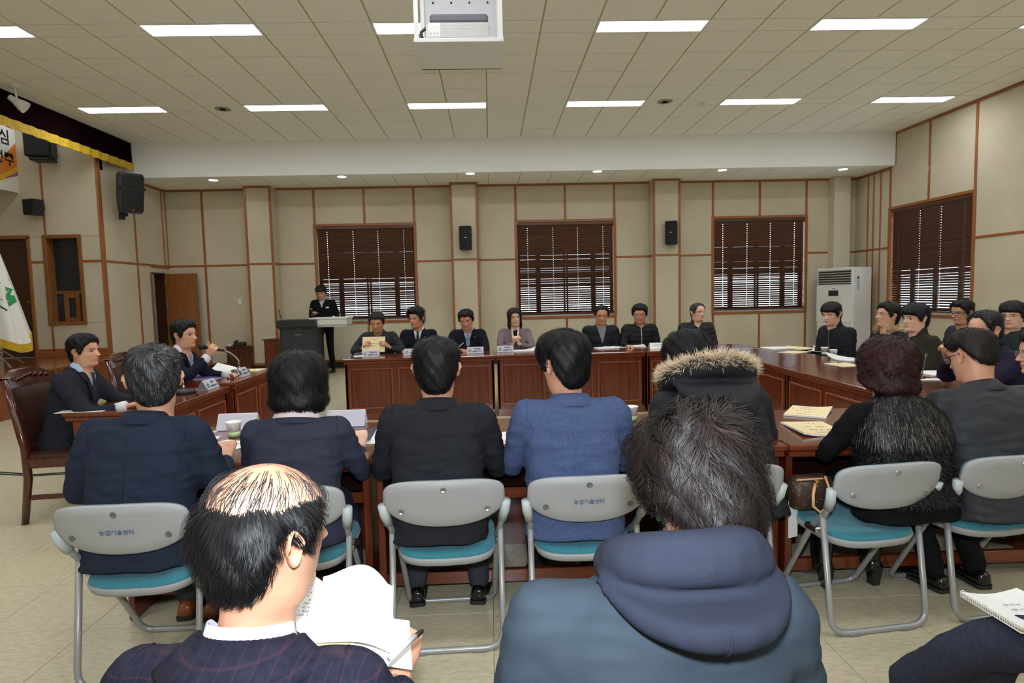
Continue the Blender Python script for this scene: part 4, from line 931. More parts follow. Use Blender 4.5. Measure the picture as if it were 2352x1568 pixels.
def hair_mats(kind):
    if kind in HAIRM: return HAIRM[kind]
    c = {'black': ((16, 15, 17), (26, 24, 27), (12, 11, 13)), 'grey': ((34, 34, 36), (118, 118, 120), (30, 30, 33)), 'salt': ((20, 20, 22), (66, 66, 70), (18, 18, 20)), 'maroon': ((44, 15, 20), (84, 32, 38), (36, 12, 16)), 'brown': ((34, 24, 22), (62, 46, 40), (28, 20, 18)), 'white': ((110, 108, 106), (160, 158, 156), (80, 78, 78))}[kind]
    HAIRM[kind] = [mat('hair_%s_%d' % (kind, i), q, .55, spec=.38) for i, q in enumerate(c)]
    for M_ in HAIRM[kind]: M_.use_backface_culling = False
    return HAIRM[kind]
def cloth(name, c, c2=None, rough=.85, bump=.25, bs=500, **k): return mat('cloth_'+name, c, rough, bump=bump, bscale=bs, col2=c2, nscale=k.pop('nscale', 220), spec=k.pop('spec', .15), sheen=k.pop('sheen', 0), **k)
def add_plaid(M_, c, scale=14):
    nt = M_.node_tree; b = nt.nodes['Principled BSDF']; src = b.inputs['Base Color'].links[0].from_socket; tc = nt.nodes.new('ShaderNodeTexCoord')
    for ax, cc in (('X', c), ('Z', c)):
        w_ = nt.nodes.new('ShaderNodeTexWave'); w_.bands_direction = ax; w_.inputs['Scale'].default_value = scale; nt.links.new(tc.outputs['Object'], w_.inputs['Vector'])
        r = nt.nodes.new('ShaderNodeValToRGB'); r.color_ramp.elements[0].position = .93; r.color_ramp.elements[1].position = .99; r.color_ramp.elements[1].color = (.16, .16, .16, 1); nt.links.new(w_.outputs['Fac'], r.inputs[0])
        mx = nt.nodes.new('ShaderNodeMixRGB'); mx.inputs['Color2'].default_value = (*lin(cc), 1); nt.links.new(r.outputs[0], mx.inputs['Fac']); nt.links.new(src, mx.inputs['Color1']); src = mx.outputs[0]
    nt.links.new(src, b.inputs['Base Color'])
class Person: pass
def person(label, xy, rz=0., lean=.08, hunch=.25, side=0., head=(0, 0, 0), hands=None, hair='short', haircol='black', hairkw=None, tone='mid', jacket=None, trousers=None, inner=None, scale=1., near=False, glasses=None, seat=.46, puffer=0, collar=True, pose='sit', knees=None, feet=None, shoes='black_shoe', hdir=None, curl=(.5, .5), wide=1., eyes='open', vox=None, elbow=((-.35, -.3, -.9), (.35, -.3, -.9)), headscale=1.05, neck=0., legs=True, wr=.0052, extra_torso=None, headoff=(0, 0, 0), female=False, group=None):
    t = thing('person', label, 'person', (xy[0], xy[1], 0), rz, group); s = scale; pr = Person(); pr.t = t
    hz = (seat+.055)*1.0 if pose == 'sit' else .93*s
    P0 = np.array([0, 0, hz]); LT = .50*s
    def spine(q):
        q0 = 0.; p = P0.copy(); n_ = 24
        if q < 0: return P0+np.array([0, math.sin(lean), math.cos(lean)])*LT*q, lean
        for i in range(n_):
            th = lean+hunch*(q*(i+.5)/n_); p = p+np.array([side, math.sin(th), math.cos(th)])*LT*q/n_
        return p, lean+hunch*q
    pr.spine = spine
    def ring(q, w_, df, db, e=.8, n_=20, grow=0):
        c, th = spine(q); u = np.array([1, 0, -side*.3]); v = np.array([0, math.cos(th), -math.sin(th)]); R_ = []
        for i in range(n_):
            A = 2*math.pi*i/n_; cc, ss = math.cos(A), math.sin(A); R_.append(c+u*(w_+grow)*math.copysign(abs(cc)**e, cc)+v*((df if ss > 0 else db)+grow)*math.copysign(abs(ss)**e, ss))
        return R_
    pr.ring = ring
    TT = [(-.12, .205, .2, .155), (0, .2, .175, .15), (.22, .19, .155, .13), (.45, .19, .14, .128), (.65, .2, .13, .13), (.8, .198, .112, .122), (.9, .172, .092, .108), (.97, .115, .07, .088), (1.03, .07, .058, .07)]
    if female: TT = [(-.12, .2, .18, .15), (0, .195, .16, .145), (.22, .165, .125, .115), (.42, .165, .125, .11), (.62, .175, .145, .112), (.78, .172, .115, .11), (.9, .15, .085, .1), (.97, .1, .065, .08), (1.03, .062, .055, .064)]
    if pose == 'stand': TT = [(-.2, .175, .13, .13), (0, .17, .13, .13), (.22, .165, .13, .12)]+[(a_, b_*.93, c_*.9, d_*.95) for a_, b_, c_, d_ in TT[3:]]
    if extra_torso: TT = extra_torso(TT)
    W = wide*s
    Sc, th1 = spine(.86); sh = .176*W*(.9 if female else 1)
    fwd = np.array([0, math.cos(th1), -math.sin(th1)])
    SL, SR = Sc+np.array([-sh, -.01, 0]), Sc+np.array([sh, -.01, 0])
    if hands is None: hands = ((-.2, .38, .55), (.2, .38, .55))
    arms = []
    for k, (S_, H_) in enumerate(((SL, hands[0]), (SR, hands[1]))):
        E_, W_ = ik(S_, H_, .285*s, .25*s, elbow[k]); arms.append((S_, np.array(E_), np.array(W_)))
    pr.arms = arms
    kn = knees or ((-.115, .43*s, hz+.03), (.115, .43*s, hz+.03)); ft_ = feet or ((-.13, .40, .09), (.13, .40, .09))
    if pose == 'stand': kn = ((-.1, .02, .5*s), (.11, .03, .5*s)); ft_ = ((-.13, -.02, .1), (.15, .0, .1))
    hips = ((-.09*W, .0, hz), (.09*W, .0, hz))
    vx = vox or (.011 if near else .015)
    # --- figure (skin) : one mesh, slim under the clothes
    b = MB(); b.rings([ring(q, w_*.78*W, df*.72*s, db*.72*s) for q, w_, df, db in TT])
    for S_, E_, W_ in arms: limb(b, [S_, E_, W_], [.042*s, .03*s, .024*s], 10)
    for h_, k_, f_ in zip(hips, kn, ft_): limb(b, [h_, k_, f_], [.07, .05, .035], 10)
    V, N, F = remesh(b, .026, 4); Vs, Fs, Ms = [V], list(F), [0]*len(F); off = len(V)
    for k, (S_, E_, W_) in enumerate(arms):
        d = Vector(hdir[k]) if hdir and hdir[k] is not None else Vector(W_-E_); d.normalize(); sd = 1 if k else -1
        pn = Vector((0, 0, 1)) if abs(d.z) < .85 else Vector((0, 1, 0))
        if hdir and len(hdir) > 2 and hdir[2+k] is not None: pn = Vector(hdir[2+k])
        x_ = d.cross(pn).normalized(); M_ = frameM(Vector(W_)+d*.012, x_, d); HV, HF = hand_geo(M_, sd, curl[k], vox=wr)
        Vs.append(HV); Fs += [tuple(i+off for i in f) for f in HF]; Ms += [0]*len(HF); off += len(HV)
    Nb, thn = spine(1.0); yw, pt, rl = head
    Rh = Matrix.Rotation(yw, 3, 'Z') @ Matrix.Rotation(-pt, 3, 'X') @ Matrix.Rotation(rl, 3, 'Y')
    hs = headscale*s
    Oh = Vector(Nb)+Vector((0, math.sin(thn)*.03, .005))+Vector(headoff)+Rh @ Vector((0, .018, .142+neck))*hs
    Mh = Matrix.Translation(Oh) @ (Rh.to_4x4()) @ Matrix.Diagonal((hs*1.06, hs*1.0, hs*.97, 1)); pr.Mh = Mh; Mn = np.array(Mh)
    HV, HF, HM = head_part(not near or near == 'face', eyes); HV = HV@Mn[:3, :3].T+Mn[:3, 3]
    Vs.append(HV); Fs += [tuple(i+off for i in f) for f in HF.tolist()]; Ms += HM.tolist()
    obj('body', to_mesh('body', np.concatenate(Vs), Fs, skin_mats(tone), Ms), t)
    # --- upper garment
    b = MB(); b.rings([ring(q, w_*W, df*s, db*s) for q, w_, df, db in TT])
    k_ = (1.12 if puffer else 1)*(.86 if female else 1)
    for S_, E_, W_ in arms:
        W2 = W_-(W_-E_)*.19; limb(b, [S_, E_, W2], [.074*s*k_, .054*s*k_, .042*s*k_], 12)
        limb(b, [Sc+np.array([0, 0, .01]), S_+np.array([0, 0, .012])], [.066*s, .066*s*k_], 10)
    V, N, F = remesh(b, vx, 5)
    D = np.array([mnoise.noise(Vector(v)*9)*.007+abs(mnoise.noise(Vector((v[0]*7+v[2]*5, v[1]*9, v[2]*26))))*.011*(1 if v[2] < 1.0 else .3)-.004 for v in V]) if not puffer else np.array([abs(math.sin(math.pi*(v[2]+.02*mnoise.noise(Vector(v)*6)+v[1]*.15)/puffer))**.7*.009-.004+mnoise.noise(Vector(v)*14)*.004 for v in V])
    V = V+N*D[:, None]
    nmj = jacket[1]; jo = obj(nmj, to_mesh(nmj, V, F, [jacket[0]]), t); pr.jacket = jo
    pr.bvh = BVHTree.FromPolygons(V.tolist(), F); pr.jm = jacket[0]
    if near and not puffer and jacket[1] != 'padded_jacket':
        for S_, E_, W_ in arms:
            sg = 1 if S_[0] > 0 else -1; cc = Vector(S_)+Vector((-sg*.004, 0, 0)); P = []
            for A in np.linspace(-.4, 3.6, 18):
                r = pr.bvh.find_nearest(cc+Vector((sg*.012*math.sin(A), -.12*math.sin(A), .12*math.cos(A))))
                if r[0] is not None: P.append(r[0]+r[1]*.0004)
            if len(P) > 3: MB().tube(P, .0019, 5).build('sleeve_seam', jacket[0], t, True)
    # --- trousers, shoes
    if legs:
        b = MB(); tr = trousers or cloth('black_trousers', (24, 25, 30))
        if pose == 'sit': b.rings([ring(q, w_*W*.93, df*s*.9, db*s*.9) for q, w_, df, db in ((-.13, .19, .17, .13), (0, .19, .16, .13), (.12, .18, .14, .12))])
        else: b.rings([ring(q, w_*W, df*s, db*s) for q, w_, df, db in ((-.12, .16, .12, .12), (.05, .16, .12, .12))])
        for h_, k2, f_ in zip(hips, kn, ft_): limb(b, [h_, k2, f_], [.092*s, .068*s, .052*s], 12)
        V, N, F = remesh(b, .014 if near else .022, 5)
        D = np.array([mnoise.noise(Vector((v[0]*14, v[1]*14, v[2]*26)))*.005 for v in V]); V = V+N*D[:, None]
        obj('trousers', to_mesh('trousers', V, F, [tr]), t)
        if shoes:
            for f_, k2 in zip(ft_, kn): make_shoe(t, f_, shoes, rzs=(0.1 if f_[0] > 0 else -.1) if pose == 'sit' else 0)
    # --- collar
    if collar: collar_band(pr, 'collar', jacket[0], .078*s, -.012, .03, .108*s)
    # --- hair
    if hair:
        kw = dict(n=5200, steps=5, width=.0016, fine=True) if near else dict(n=800, steps=4, width=.003)
        kw.update(hairkw or {}); hair_build('hair', t, Mh, hair, hair_mats(haircol), seed=int(abs(xy[0]*100)), **kw)
    if glasses: make_glasses(pr, glasses)
    return pr
def collar_band(pr, name, m_, r, z0, h, rout, a0=35, front_drop=.03, wide=1.):
    c, th = pr.spine(1.0); v = np.array([0, math.cos(th), -math.sin(th)]); u = np.array([1., 0, 0]); w_ = np.array([0, math.sin(th), math.cos(th)]); G = []
    for A in np.radians(np.linspace(a0, 360-a0, 41)):                    # 0 = front
        ca, sa = math.cos(A), math.sin(A); fr = max(0, ca); row = []
        for rr, zz in ((r, -.02), (r*.96, h*.5), (r*.95, h), (r*1.02, h+.003), (r+(rout-r)*.5, h*.35), (rout, -.016), (rout*.97, -.024)):
            row.append(Vector(c+u*rr*sa*wide+v*(rr*ca*.92-.008)+w_*(z0+zz*(1-.35*fr)-front_drop*fr)))
        G.append(row)
    return MB().grid(G).build(name, m_, pr.t, True)
def make_shoe(t, f_, kind, rzs=0, heel=0):
    c = {'black_shoe': (14, 14, 15), 'brown_shoe': (140, 74, 36), 'boot': (16, 15, 16)}[kind]; m_ = mat(kind, c, .18 if kind != 'brown_shoe' else .35, spec=.6, coat=.3)
    M_ = Matrix.Translation((f_[0], f_[1], 0)) @ Matrix.Rotation(rzs*-1, 4, 'Z'); R_ = []; R2 = []
    for y, w_, h_ in ((-.075, .022, .06), (-.065, .033, .078), (-.03, .036, .085), (.02, .037, .075), (.07, .042, .06), (.13, .044, .05), (.17, .036, .042), (.195, .015, .03)):
        R_.append([M_ @ Vector((w_*math.copysign(abs(math.cos(q))**.7, math.cos(q)), y, .018+(h_-.018)*(max(0, math.sin(q))**.8))) for q in np.linspace(0, 2*np.pi, 14, endpoint=False)])
        R2.append([M_ @ Vector((x*(w_+.003), y*1.01, z)) for x, z in ((-1, .001), (1, .001), (1, .02), (-1, .02))])
    sh = MB().rings(R_).build('shoe', m_, t, True); MB().rings(R2).build('sole', mat('sole_dark', (38, 36, 36), .7), sh)
def make_glasses(pr, col):
    m_ = mat('glasses_'+col, {'black': (20, 20, 22), 'metal': (120, 112, 104)}[col], .3, .6 if col == 'metal' else 0); M_ = pr.Mh; b = MB(); th_ = .0022 if col == 'black' else .0013
    for s in (-1, 1):
        P = [M_ @ Vector((s*.032+.0225*math.copysign(abs(math.cos(q))**.8, math.cos(q)), .1005-.0035*abs(math.cos(q)), .001+.0165*math.copysign(abs(math.sin(q))**.8, math.sin(q)))) for q in np.linspace(0, 2*np.pi, 21)]
        b.tube(P, th_, 5, cap=False)
        b.tube([M_ @ Vector(p) for p in ((s*.054, .098, .006), (s*.07, .085, .007), (s*.0795, .03, .01), (s*.081, -.012, .012), (s*.078, -.03, -.008))], th_*1.1, 5)
    b.tube([M_ @ Vector(p) for p in ((-.0095, .1015, .004), (0, .104, .006), (.0095, .1015, .004))], th_, 5)
    go = b.build('glasses', m_, pr.t, True)
    l = MB()
    for s in (-1, 1): l.add([M_ @ Vector((s*.032+.0215*math.cos(q), .0995, .001+.0158*math.sin(q))) for q in np.linspace(0, 2*np.pi, 16, endpoint=False)], [tuple(range(16))])
    l.build('lenses', mat('lens_glass', (240, 244, 248), .03, alpha=.12), go)
def patch(pr, name, m_, rows, off=.004, nc=7, parent=None, zsub=3, thick=.003):
    """strip of cloth laid on the front of the garment: rows of (z, x left, x right) in the person's frame"""
    Z = [r[0] for r in rows]; G = []; n_ = (len(rows)-1)*zsub+1
    for i in range(n_):
        q = i/(n_-1)*(len(rows)-1); k = min(int(q), len(rows)-2); f = q-k; z, xl_, xr_ = (rows[k][j]*(1-f)+rows[k+1][j]*f for j in range(3)); row = []
        for j in range(nc):
            x = xl_+(xr_-xl_)*j/(nc-1); r = pr.bvh.ray_cast(Vector((x, .9, z)), Vector((0, -1, 0)))
            y = r[0].y if r[0] is not None else (row[-1].y if row else (G[-1][j].y if G else .1)); row.append(Vector((x, y+off, z)))
        G.append(row)
    sm = [[Vector(p) for p in r] for r in G]
    for i in range(1, n_-1):
        for j in range(nc): sm[i][j].y = max(G[i][j].y, (G[i-1][j].y+2*G[i][j].y+G[i+1][j].y)/4)
    return MB().slab(sm[::-1], thick).build(name, m_, parent or pr.t, True)
def neckz(pr): return pr.spine(1.0)[0][2]
M_SHIRT = cloth('white_shirt', (226, 228, 232), rough=.7); M_SHIRTB = cloth('blue_shirt', (182, 200, 226), rough=.7)
def suit_front(pr, shirt, tie=None, depth=.2, w_=.055, lapel=True, pin=True, x0=0.):
    nz = neckz(pr); T0 = nz+.0
    patch(pr, 'shirt', shirt, [(T0+.005, x0-w_*1.05, x0+w_*1.05), (T0-.05, x0-w_*.85, x0+w_*.85), (T0-depth*.6, x0-w_*.45, x0+w_*.45), (T0-depth, x0-.006, x0+.006)], .006)
    collar_band(pr, 'shirt_collar', shirt, .064, .012, .042, .078, a0=14, front_drop=.022)
    if tie: tk = patch(pr, 'tie', tie, [(T0-.012, x0-.017, x0+.017), (T0-.045, x0-.013, x0+.013), (T0-.06, x0-.016, x0+.016), (T0-depth*.75, x0-.026, x0+.026), (T0-depth, x0-.018, x0+.018)], .014, 5)
    if lapel:
        for s in (-1, 1):
            xs = lambda a, b: (x0+min(s*a, s*b), x0+max(s*a, s*b))
            patch(pr, 'lapel', pr.jm, [(T0+.0, *xs(w_*1.0, w_*1.5)), (T0-.05, *xs(w_*.8, w_*1.75)), (T0-.07, *xs(w_*.7, w_*1.35)), (T0-depth*.65, *xs(w_*.38, w_*1.0)), (T0-depth*1.05, *xs(0, w_*.25))], .011, 5)
    if pin:
        r = pr.bvh.ray_cast(Vector((x0-.085, .9, T0-.09)), Vector((0, -1, 0)))
        if r[0] is not None: MB().lathe([(.007, 0), (.007, .003), (.001, .005)], n=10, M=Matrix.Rotation(math.radians(-90), 4, 'X'), c=r[0]+Vector((0, .006, 0))).build('lapel_pin', M_BRASS, pr.t)
# ---------------------------------------------------------------- fur, hoods
def fur(name, parent, pts, nrm, ln, mats, bias=(0, 0, -.5), width=.0022, jit=.35, seed=1, tip=None, steps=3, par_lift=.6):
    rng = np.random.default_rng(seed); V, F, MI = [], [], []
    for p, n_ in zip(pts, nrm):
        n_ = Vector(n_); d = (n_*par_lift+Vector(bias)+Vector(rng.normal(0, jit, 3))).normalized(); L_ = ln*(.55+.7*rng.random()); sd = d.cross(n_+Vector((.01, .02, .03))).normalized()*width*.5; b0 = len(V); p = Vector(p)
        wt = rng.random() < (tip or 0)
        for k in range(steps+1):
            q = k/steps; w_ = 1-q*.85; V += [tuple(p-sd*w_), tuple(p+sd*w_)]; d = (d+Vector(bias)*.25).normalized(); p = p+d*L_/steps
        for k in range(steps): F.append((b0+2*k, b0+2*k+1, b0+2*k+3, b0+2*k+2)); MI.append(1 if (wt and k >= 1) else 0)
    return obj(name, to_mesh(name, V, F, mats, MI, False), parent)
def samp(ob, n, test, seed=3):
    me = ob.data; rng = np.random.default_rng(seed); C = np.empty(len(me.polygons)*3); me.polygons.foreach_get('center', C); C = C.reshape(-1, 3); N = np.empty(len(me.polygons)*3); me.polygons.foreach_get('normal', N); N = N.reshape(-1, 3)
    ok = np.where(test(C, N))[0]; i = rng.choice(ok, n); return C[i]+rng.normal(0, .004, (n, 3)), N[i]
def hood(pr, m_, name='hood', drop=.2, w_=.15, out=.06, thick=.04, vx=.012, rtop=.105, lift=.03, xoff=0.):
    c, th = pr.spine(1.0); c = Vector(c)+Vector((xoff, 0, 0)); b = MB()
    P = [c+Vector((rtop*math.sin(A), -.01-rtop*.9*-math.cos(A)*1.0, lift+.02*(-math.cos(A)) if False else lift*.6-lift*.9*math.cos(A))) for A in np.radians(np.linspace(50, 310, 15))]
    b.tube(P, [thick*.55]+[thick]*13+[thick*.55], 10)
    R_ = []
    for q in np.linspace(0, 1, 9):
        ww = w_*(1-q**1.5)**.8+.01; z = lift*.9-.02-drop*q; sp, th2 = pr.spine(1-(.02+drop*q)/.5); y = sp[1]-.105-out*math.sin(math.pi*(.25+.7*q)); t_ = thick*(1.25-.7*q)
        R_.append([Vector((c.x+ww*math.copysign(abs(math.cos(A))**.8, math.cos(A)), y+t_*math.sin(A)+.10*(ww*math.cos(A)/w_)**2*(1-q*.5), c.z+z)) for A in np.linspace(0, 2*np.pi, 18, endpoint=False)])
    b.rings(R_); V, N, F = remesh(b, vx, 6)
    D = np.array([mnoise.noise(Vector((v[0]*9, v[1]*9, v[2]*22)))*.008 for v in V]); V = V+N*D[:, None]
    ho = obj(name, to_mesh(name, V, F, [m_]), pr.t); bvh = BVHTree.FromPolygons(V.tolist(), F); S_ = []
    for q in np.linspace(.12, .97, 14):
        r = bvh.ray_cast(Vector((c.x, -1.5, c.z+lift*.9-.02-drop*q)), Vector((0, 1, 0)))
        if r[0] is not None: S_.append(r[0]+Vector((0, .0005, 0)))
    if len(S_) > 3: MB().tube(S_, .0024, 5).build('hood_seam', m_, ho, True)
    return ho, P
def back_patch(pr, name, m_, rows, off=.002, nc=3, thick=.002):
    G = []
    n_ = (len(rows)-1)*8+1
    for i in range(n_):
        q = i/(n_-1)*(len(rows)-1); k = min(int(q), len(rows)-2); f = q-k; z, xl_, xr_ = (rows[k][j]*(1-f)+rows[k+1][j]*f for j in range(3)); row = []
        for j in range(nc):
            x = xl_+(xr_-xl_)*j/(nc-1); r = pr.bvh.ray_cast(Vector((x, -.9, z)), Vector((0, 1, 0))); y = r[0].y if r[0] is not None else (row[-1].y if row else (G[-1][j].y if G else -.1)); row.append(Vector((x, y-off, z)))
        G.append(row)
    return MB().slab(G, thick).build(name, m_, pr.t, True)
xn = lambda px, Y, py=900: aty(px, py, Y).x; hx = lambda px, Y=2.6: aty(px, 850, Y).x
C_NAVY = cloth('dark_navy', (33, 39, 54), (42, 49, 66)); C_BLACK = cloth('black_suit', (34, 35, 41), (40, 41, 48), bs=700); C_CHAR = cloth('charcoal_jacket', (48, 51, 66), (55, 58, 74))
C_BLUE = cloth('blue_blazer', (62, 76, 112), (84, 98, 134), nscale=330, stretch=(1, 1, .5)); C_PARKA = cloth('black_parka', (40, 41, 45), rough=.6, bump=.1); C_FURV = cloth('fur_vest', (16, 15, 17), bump=.6, bs=260)
C_GREYP = cloth('dark_grey_padded', (52, 54, 58), rough=.5, bump=.12); C_TROU = cloth('grey_trousers', (58, 60, 70)); C_TROB = cloth('black_trousers', (22, 23, 27))
# ================================================================ near row, seen from behind
YR = 2.50
p1 = person('grey-haired man in dark navy blazer seen from behind at the left end', (hx(325, 2.45), 2.36), 0, .10, .2, .01, (.42, .04, 0), ((-.22, .30, .73), (.2, .34, .74)), 'short', 'grey', dict(th=(.02, .014, .012), frizz=.001, whorl=(.012, -.07, .088), swirl=1.2), 'mid', (C_NAVY, 'blazer'), C_TROU, scale=0.993, seat=.425, near=True, shoes='brown_shoe', headoff=(.03, .0, .0), feet=((-.03, .40, .09), (.1, .38, .09)), elbow=((-.5, -.4, -.9), (.4, -.4, -.9)), wide=1.06)
p2 = person('woman with black bobbed hair in charcoal jacket seen from behind', (hx(681), YR), 0, .10, .2, 0, (-.05, .05, 0), ((-.17, .36, .735), (.2, .35, .735)), 'bob', 'black', dict(th=(.03, .034, .038), whorl=(.0, -.03, .115), mess=.5, n=7500, seg=.014, swirl=.2, curl=.3, grav=.9, lift=.007, hlen=-.122), 'light', (C_CHAR, 'jacket'), C_CHAR, scale=0.915, seat=.425, near=True, female=True, wide=1.22, shoes='black_shoe', headscale=1.06)
collar_band(p2, 'blouse_collar', cloth('pale_pink_blouse', (226, 206, 208), rough=.6), .07, .012, .04, .1)
p3 = person('man with short black hair in black suit seen from behind', (hx(1002), YR), 0, .10, .2, 0, (0, .03, .0), ((-.2, .36, .735), (.2, .36, .735)), 'short', 'black', dict(th=(.018, .012, .011), whorl=(.012, -.06, .098), swirl=1.2, grav=.35), 'mid', (C_BLACK, 'suit_jacket'), C_TROU, scale=0.983, seat=.425, near=True, feet=((-.14, .3, .09), (.15, .3, .09)), wide=1.04)
p4 = person('man with glasses in textured blue blazer seen from behind', (hx(1306), YR), 0, .08, .16, 0, (.62, .06, -.05), ((-.2, .36, .735), (.2, .36, .735)), 'short', 'black', dict(th=(.028, .018, .018), whorl=(.02, -.05, .105), swirl=.4, grav=.8, n=6500, seg=.014), 'mid', (C_BLUE, 'blazer'), C_TROB, scale=0.993, seat=.425, near='face', glasses='black', wide=1.06)
p5 = person('person in black parka with fur-trimmed hood bent over the table', (hx(1650, 2.75), 2.60), 0, .34, .4, -.03, (.1, .5, 0), ((-.2, .42, .735), (.2, .44, .735)), 'short', 'black', dict(th=(.026, .02, .02), n=3000), 'mid', (C_PARKA, 'parka'), C_TROB, scale=1.071, seat=.425, near=True, wide=1.12, collar=False, headoff=(-.03, .02, .0))
h5, hp = hood(p5, C_PARKA, drop=.2, w_=.2, out=.12, thick=.06, rtop=.175, lift=.10)
M_FURA, M_FURB = mat('fur_tan', (206, 172, 124), .8), mat('fur_cream', (238, 224, 200), .8)
rim = [Vector(q) for q in hp]; pts, nrm = [], []; rg = np.random.default_rng(5); cc = Vector(p5.spine(1.0)[0])
for k in range(5200):
    u = rg.random()*(len(rim)-1); i = int(u); q = rim[i].lerp(rim[min(i+1, len(rim)-1)], u-i); o_ = (q-cc); o_.z = .09; o_.normalize(); A = rg.normal(0, .8); n_ = (o_+Vector((0, 0, .5))*math.cos(A)+Vector((0, .4, 0))*math.sin(A)).normalized(); pts.append(q+n_*.04); nrm.append(n_)
fur('fur_trim', p5.t, pts, nrm, .05, [M_FURA, M_FURB], bias=(0, .0, -.1), width=.0035, jit=.4, tip=.7)
p6_ = person('woman with curly maroon hair in black fur vest seen from behind', (hx(2060), YR+.02), .12, .10, .24, 0, (.12, .05, .06), ((-.11, .26, .735), (.12, .3, .735)), 'curly', 'maroon', dict(th=(.035, .036, .036), n=7500, seg=.012, curl=1.5, lift=.012, frizz=.001, width=.0024, hlen=-.13, mess=.3), 'light', (cloth('black_knit', (15, 16, 19), bump=.4, bs=300), 'sweater'), C_TROB, scale=0.905, seat=.425, near=True, female=True, wide=1.26, shoes=None, feet=((-.18, .3, .1), (.06, .28, .1)), headscale=1.03, collar=False, elbow=((-.9, -.25, -.6), (.8, -.25, -.6)))
V6 = MB(); V6.rings([p6_.ring(q, w_*.86*1.2, df*.96, db*1.14, .8, 24) for q, w_, df, db in ((.06, .19, .165, .155), (.22, .172, .13, .13), (.45, .178, .13, .128), (.65, .185, .14, .128), (.8, .18, .12, .122), (.92, .135, .09, .1), (1.0, .08, .06, .075))])
Vv, Nn, Ff = remesh(V6, .012, 5); vest = obj('fur_vest', to_mesh('fur_vest', Vv+Nn*.004, Ff, [C_FURV]), p6_.t)
MF1, MF2, MF3 = mat('fur_black', (14, 13, 15), .45, spec=.5), mat('fur_frost', (160, 152, 146), .6), mat('fur_sheen', (40, 40, 46), .35)
z6 = neckz(p6_); q, n_ = samp(vest, 9000, lambda C, N: (C[:, 2] < z6-.14) & (N[:, 1] < .5) & (N[:, 2] > -.6)); fur('short_fur', vest, q, n_, .02, [MF1, MF3], bias=(0, 0, -.6), width=.002, tip=.25, steps=2)
q, n_ = samp(vest, 12000, lambda C, N: (C[:, 2] > z6-.15) & (N[:, 1] < .6)); fur('fur_collar', vest, q+n_*.006, n_, .046, [MF1, MF2], bias=(0, -.1, -1.1), width=.0015, tip=.15, jit=.22)
collar_band(p6_, 'knit_collar', cloth('black_rib', (12, 13, 16), bump=.5, bs=200), .072, .0, .03, .095, a0=0)
p7_ = person('stout man with glasses in dark grey padded jacket seen from behind at right', (hx(2268, 2.62), 2.52), .1, .12, .3, -.02, (.14, .3, .06), ((-.24, .34, .735), (.22, .34, .735)), 'under', 'brown', dict(th=(.02, .009, .009), whorl=(.02, -.05, .1), swirl=1.0, comb=(0, .0, -.1)), 'mid', (C_GREYP, 'padded_jacket'), C_TROB, scale=0.988, seat=.425, near='face', glasses='black', wide=1.22, headoff=(.04, 0, .0), headscale=.98, feet=((-.12, .22, .09), (.1, .22, .09)))
p8_ = person('man with glasses at the right edge behind the padded jacket', (xn(2590, 3.0), 3.0), .9, .4, .5, 0, (.3, .1, 0), ((-.2, .36, .735), (.2, .36, .735)), 'short', 'black', None, 'mid', (C_BLACK, 'jacket'), C_TROB, scale=.96, glasses='metal')
chair_copy(3, 'folding chair behind the right end of the near table, under the man at the edge', (xn(2590, 3.0)+.02, 3.0, 0), .9, 'folding chairs of the right side')
# boots with heels of the woman in the vest
for x, y in ((-.18, .30), (.06, .28)):
    m_ = mat('black_boot_leather', (15, 14, 15), .22, bump=.15, bscale=60, coat=.4)
    bt = MB().tube([(x, y-.005, .075), (x, y-.012, .13), (x, y-.02, .2), (x, y-.0, .3)], [.042, .04, .043, .05], 12).build('boot_shaft', m_, p6_.t, True)
    R_ = [[Vector((x+w_*math.copysign(abs(math.cos(q))**.8, math.cos(q)), y+yy, zz+h_*(math.sin(q)+1)*.5)) for q in np.linspace(0, 2*np.pi, 12, endpoint=False)] for yy, w_, zz, h_ in ((-.055, .03, .065, .06), (-.02, .037, .06, .08), (.05, .034, .03, .07), (.11, .038, .004, .055), (.16, .032, .002, .045), (.195, .012, .006, .02))]
    MB().rings(R_).build('boot_foot', m_, p6_.t, True); MB().rings([[Vector((x+a_*r_, y+b_+o_, z_)) for a_, b_ in ((-1, -.055), (1, -.055), (1, -.012), (-1, -.012))] for z_, r_, o_ in ((0, .018, .006), (.03, .02, .003), (.075, .028, 0))]).build('boot_heel', m_, p6_.t)
M_SEAM = mat('seam_shadow', (10, 11, 14), .9)
for pr, x0, z0, z1 in ((p1, 0, .5, .93), (p3, 0, .5, .93), (p4, 0, .47, .95), (p2, 0, .55, .9)): back_patch(pr, 'centre_seam', pr.jm, [(z1, -.003, .003), ((z0+z1)/2, -.003, .003), (z0, -.003, .003)], .001, 2, .002)
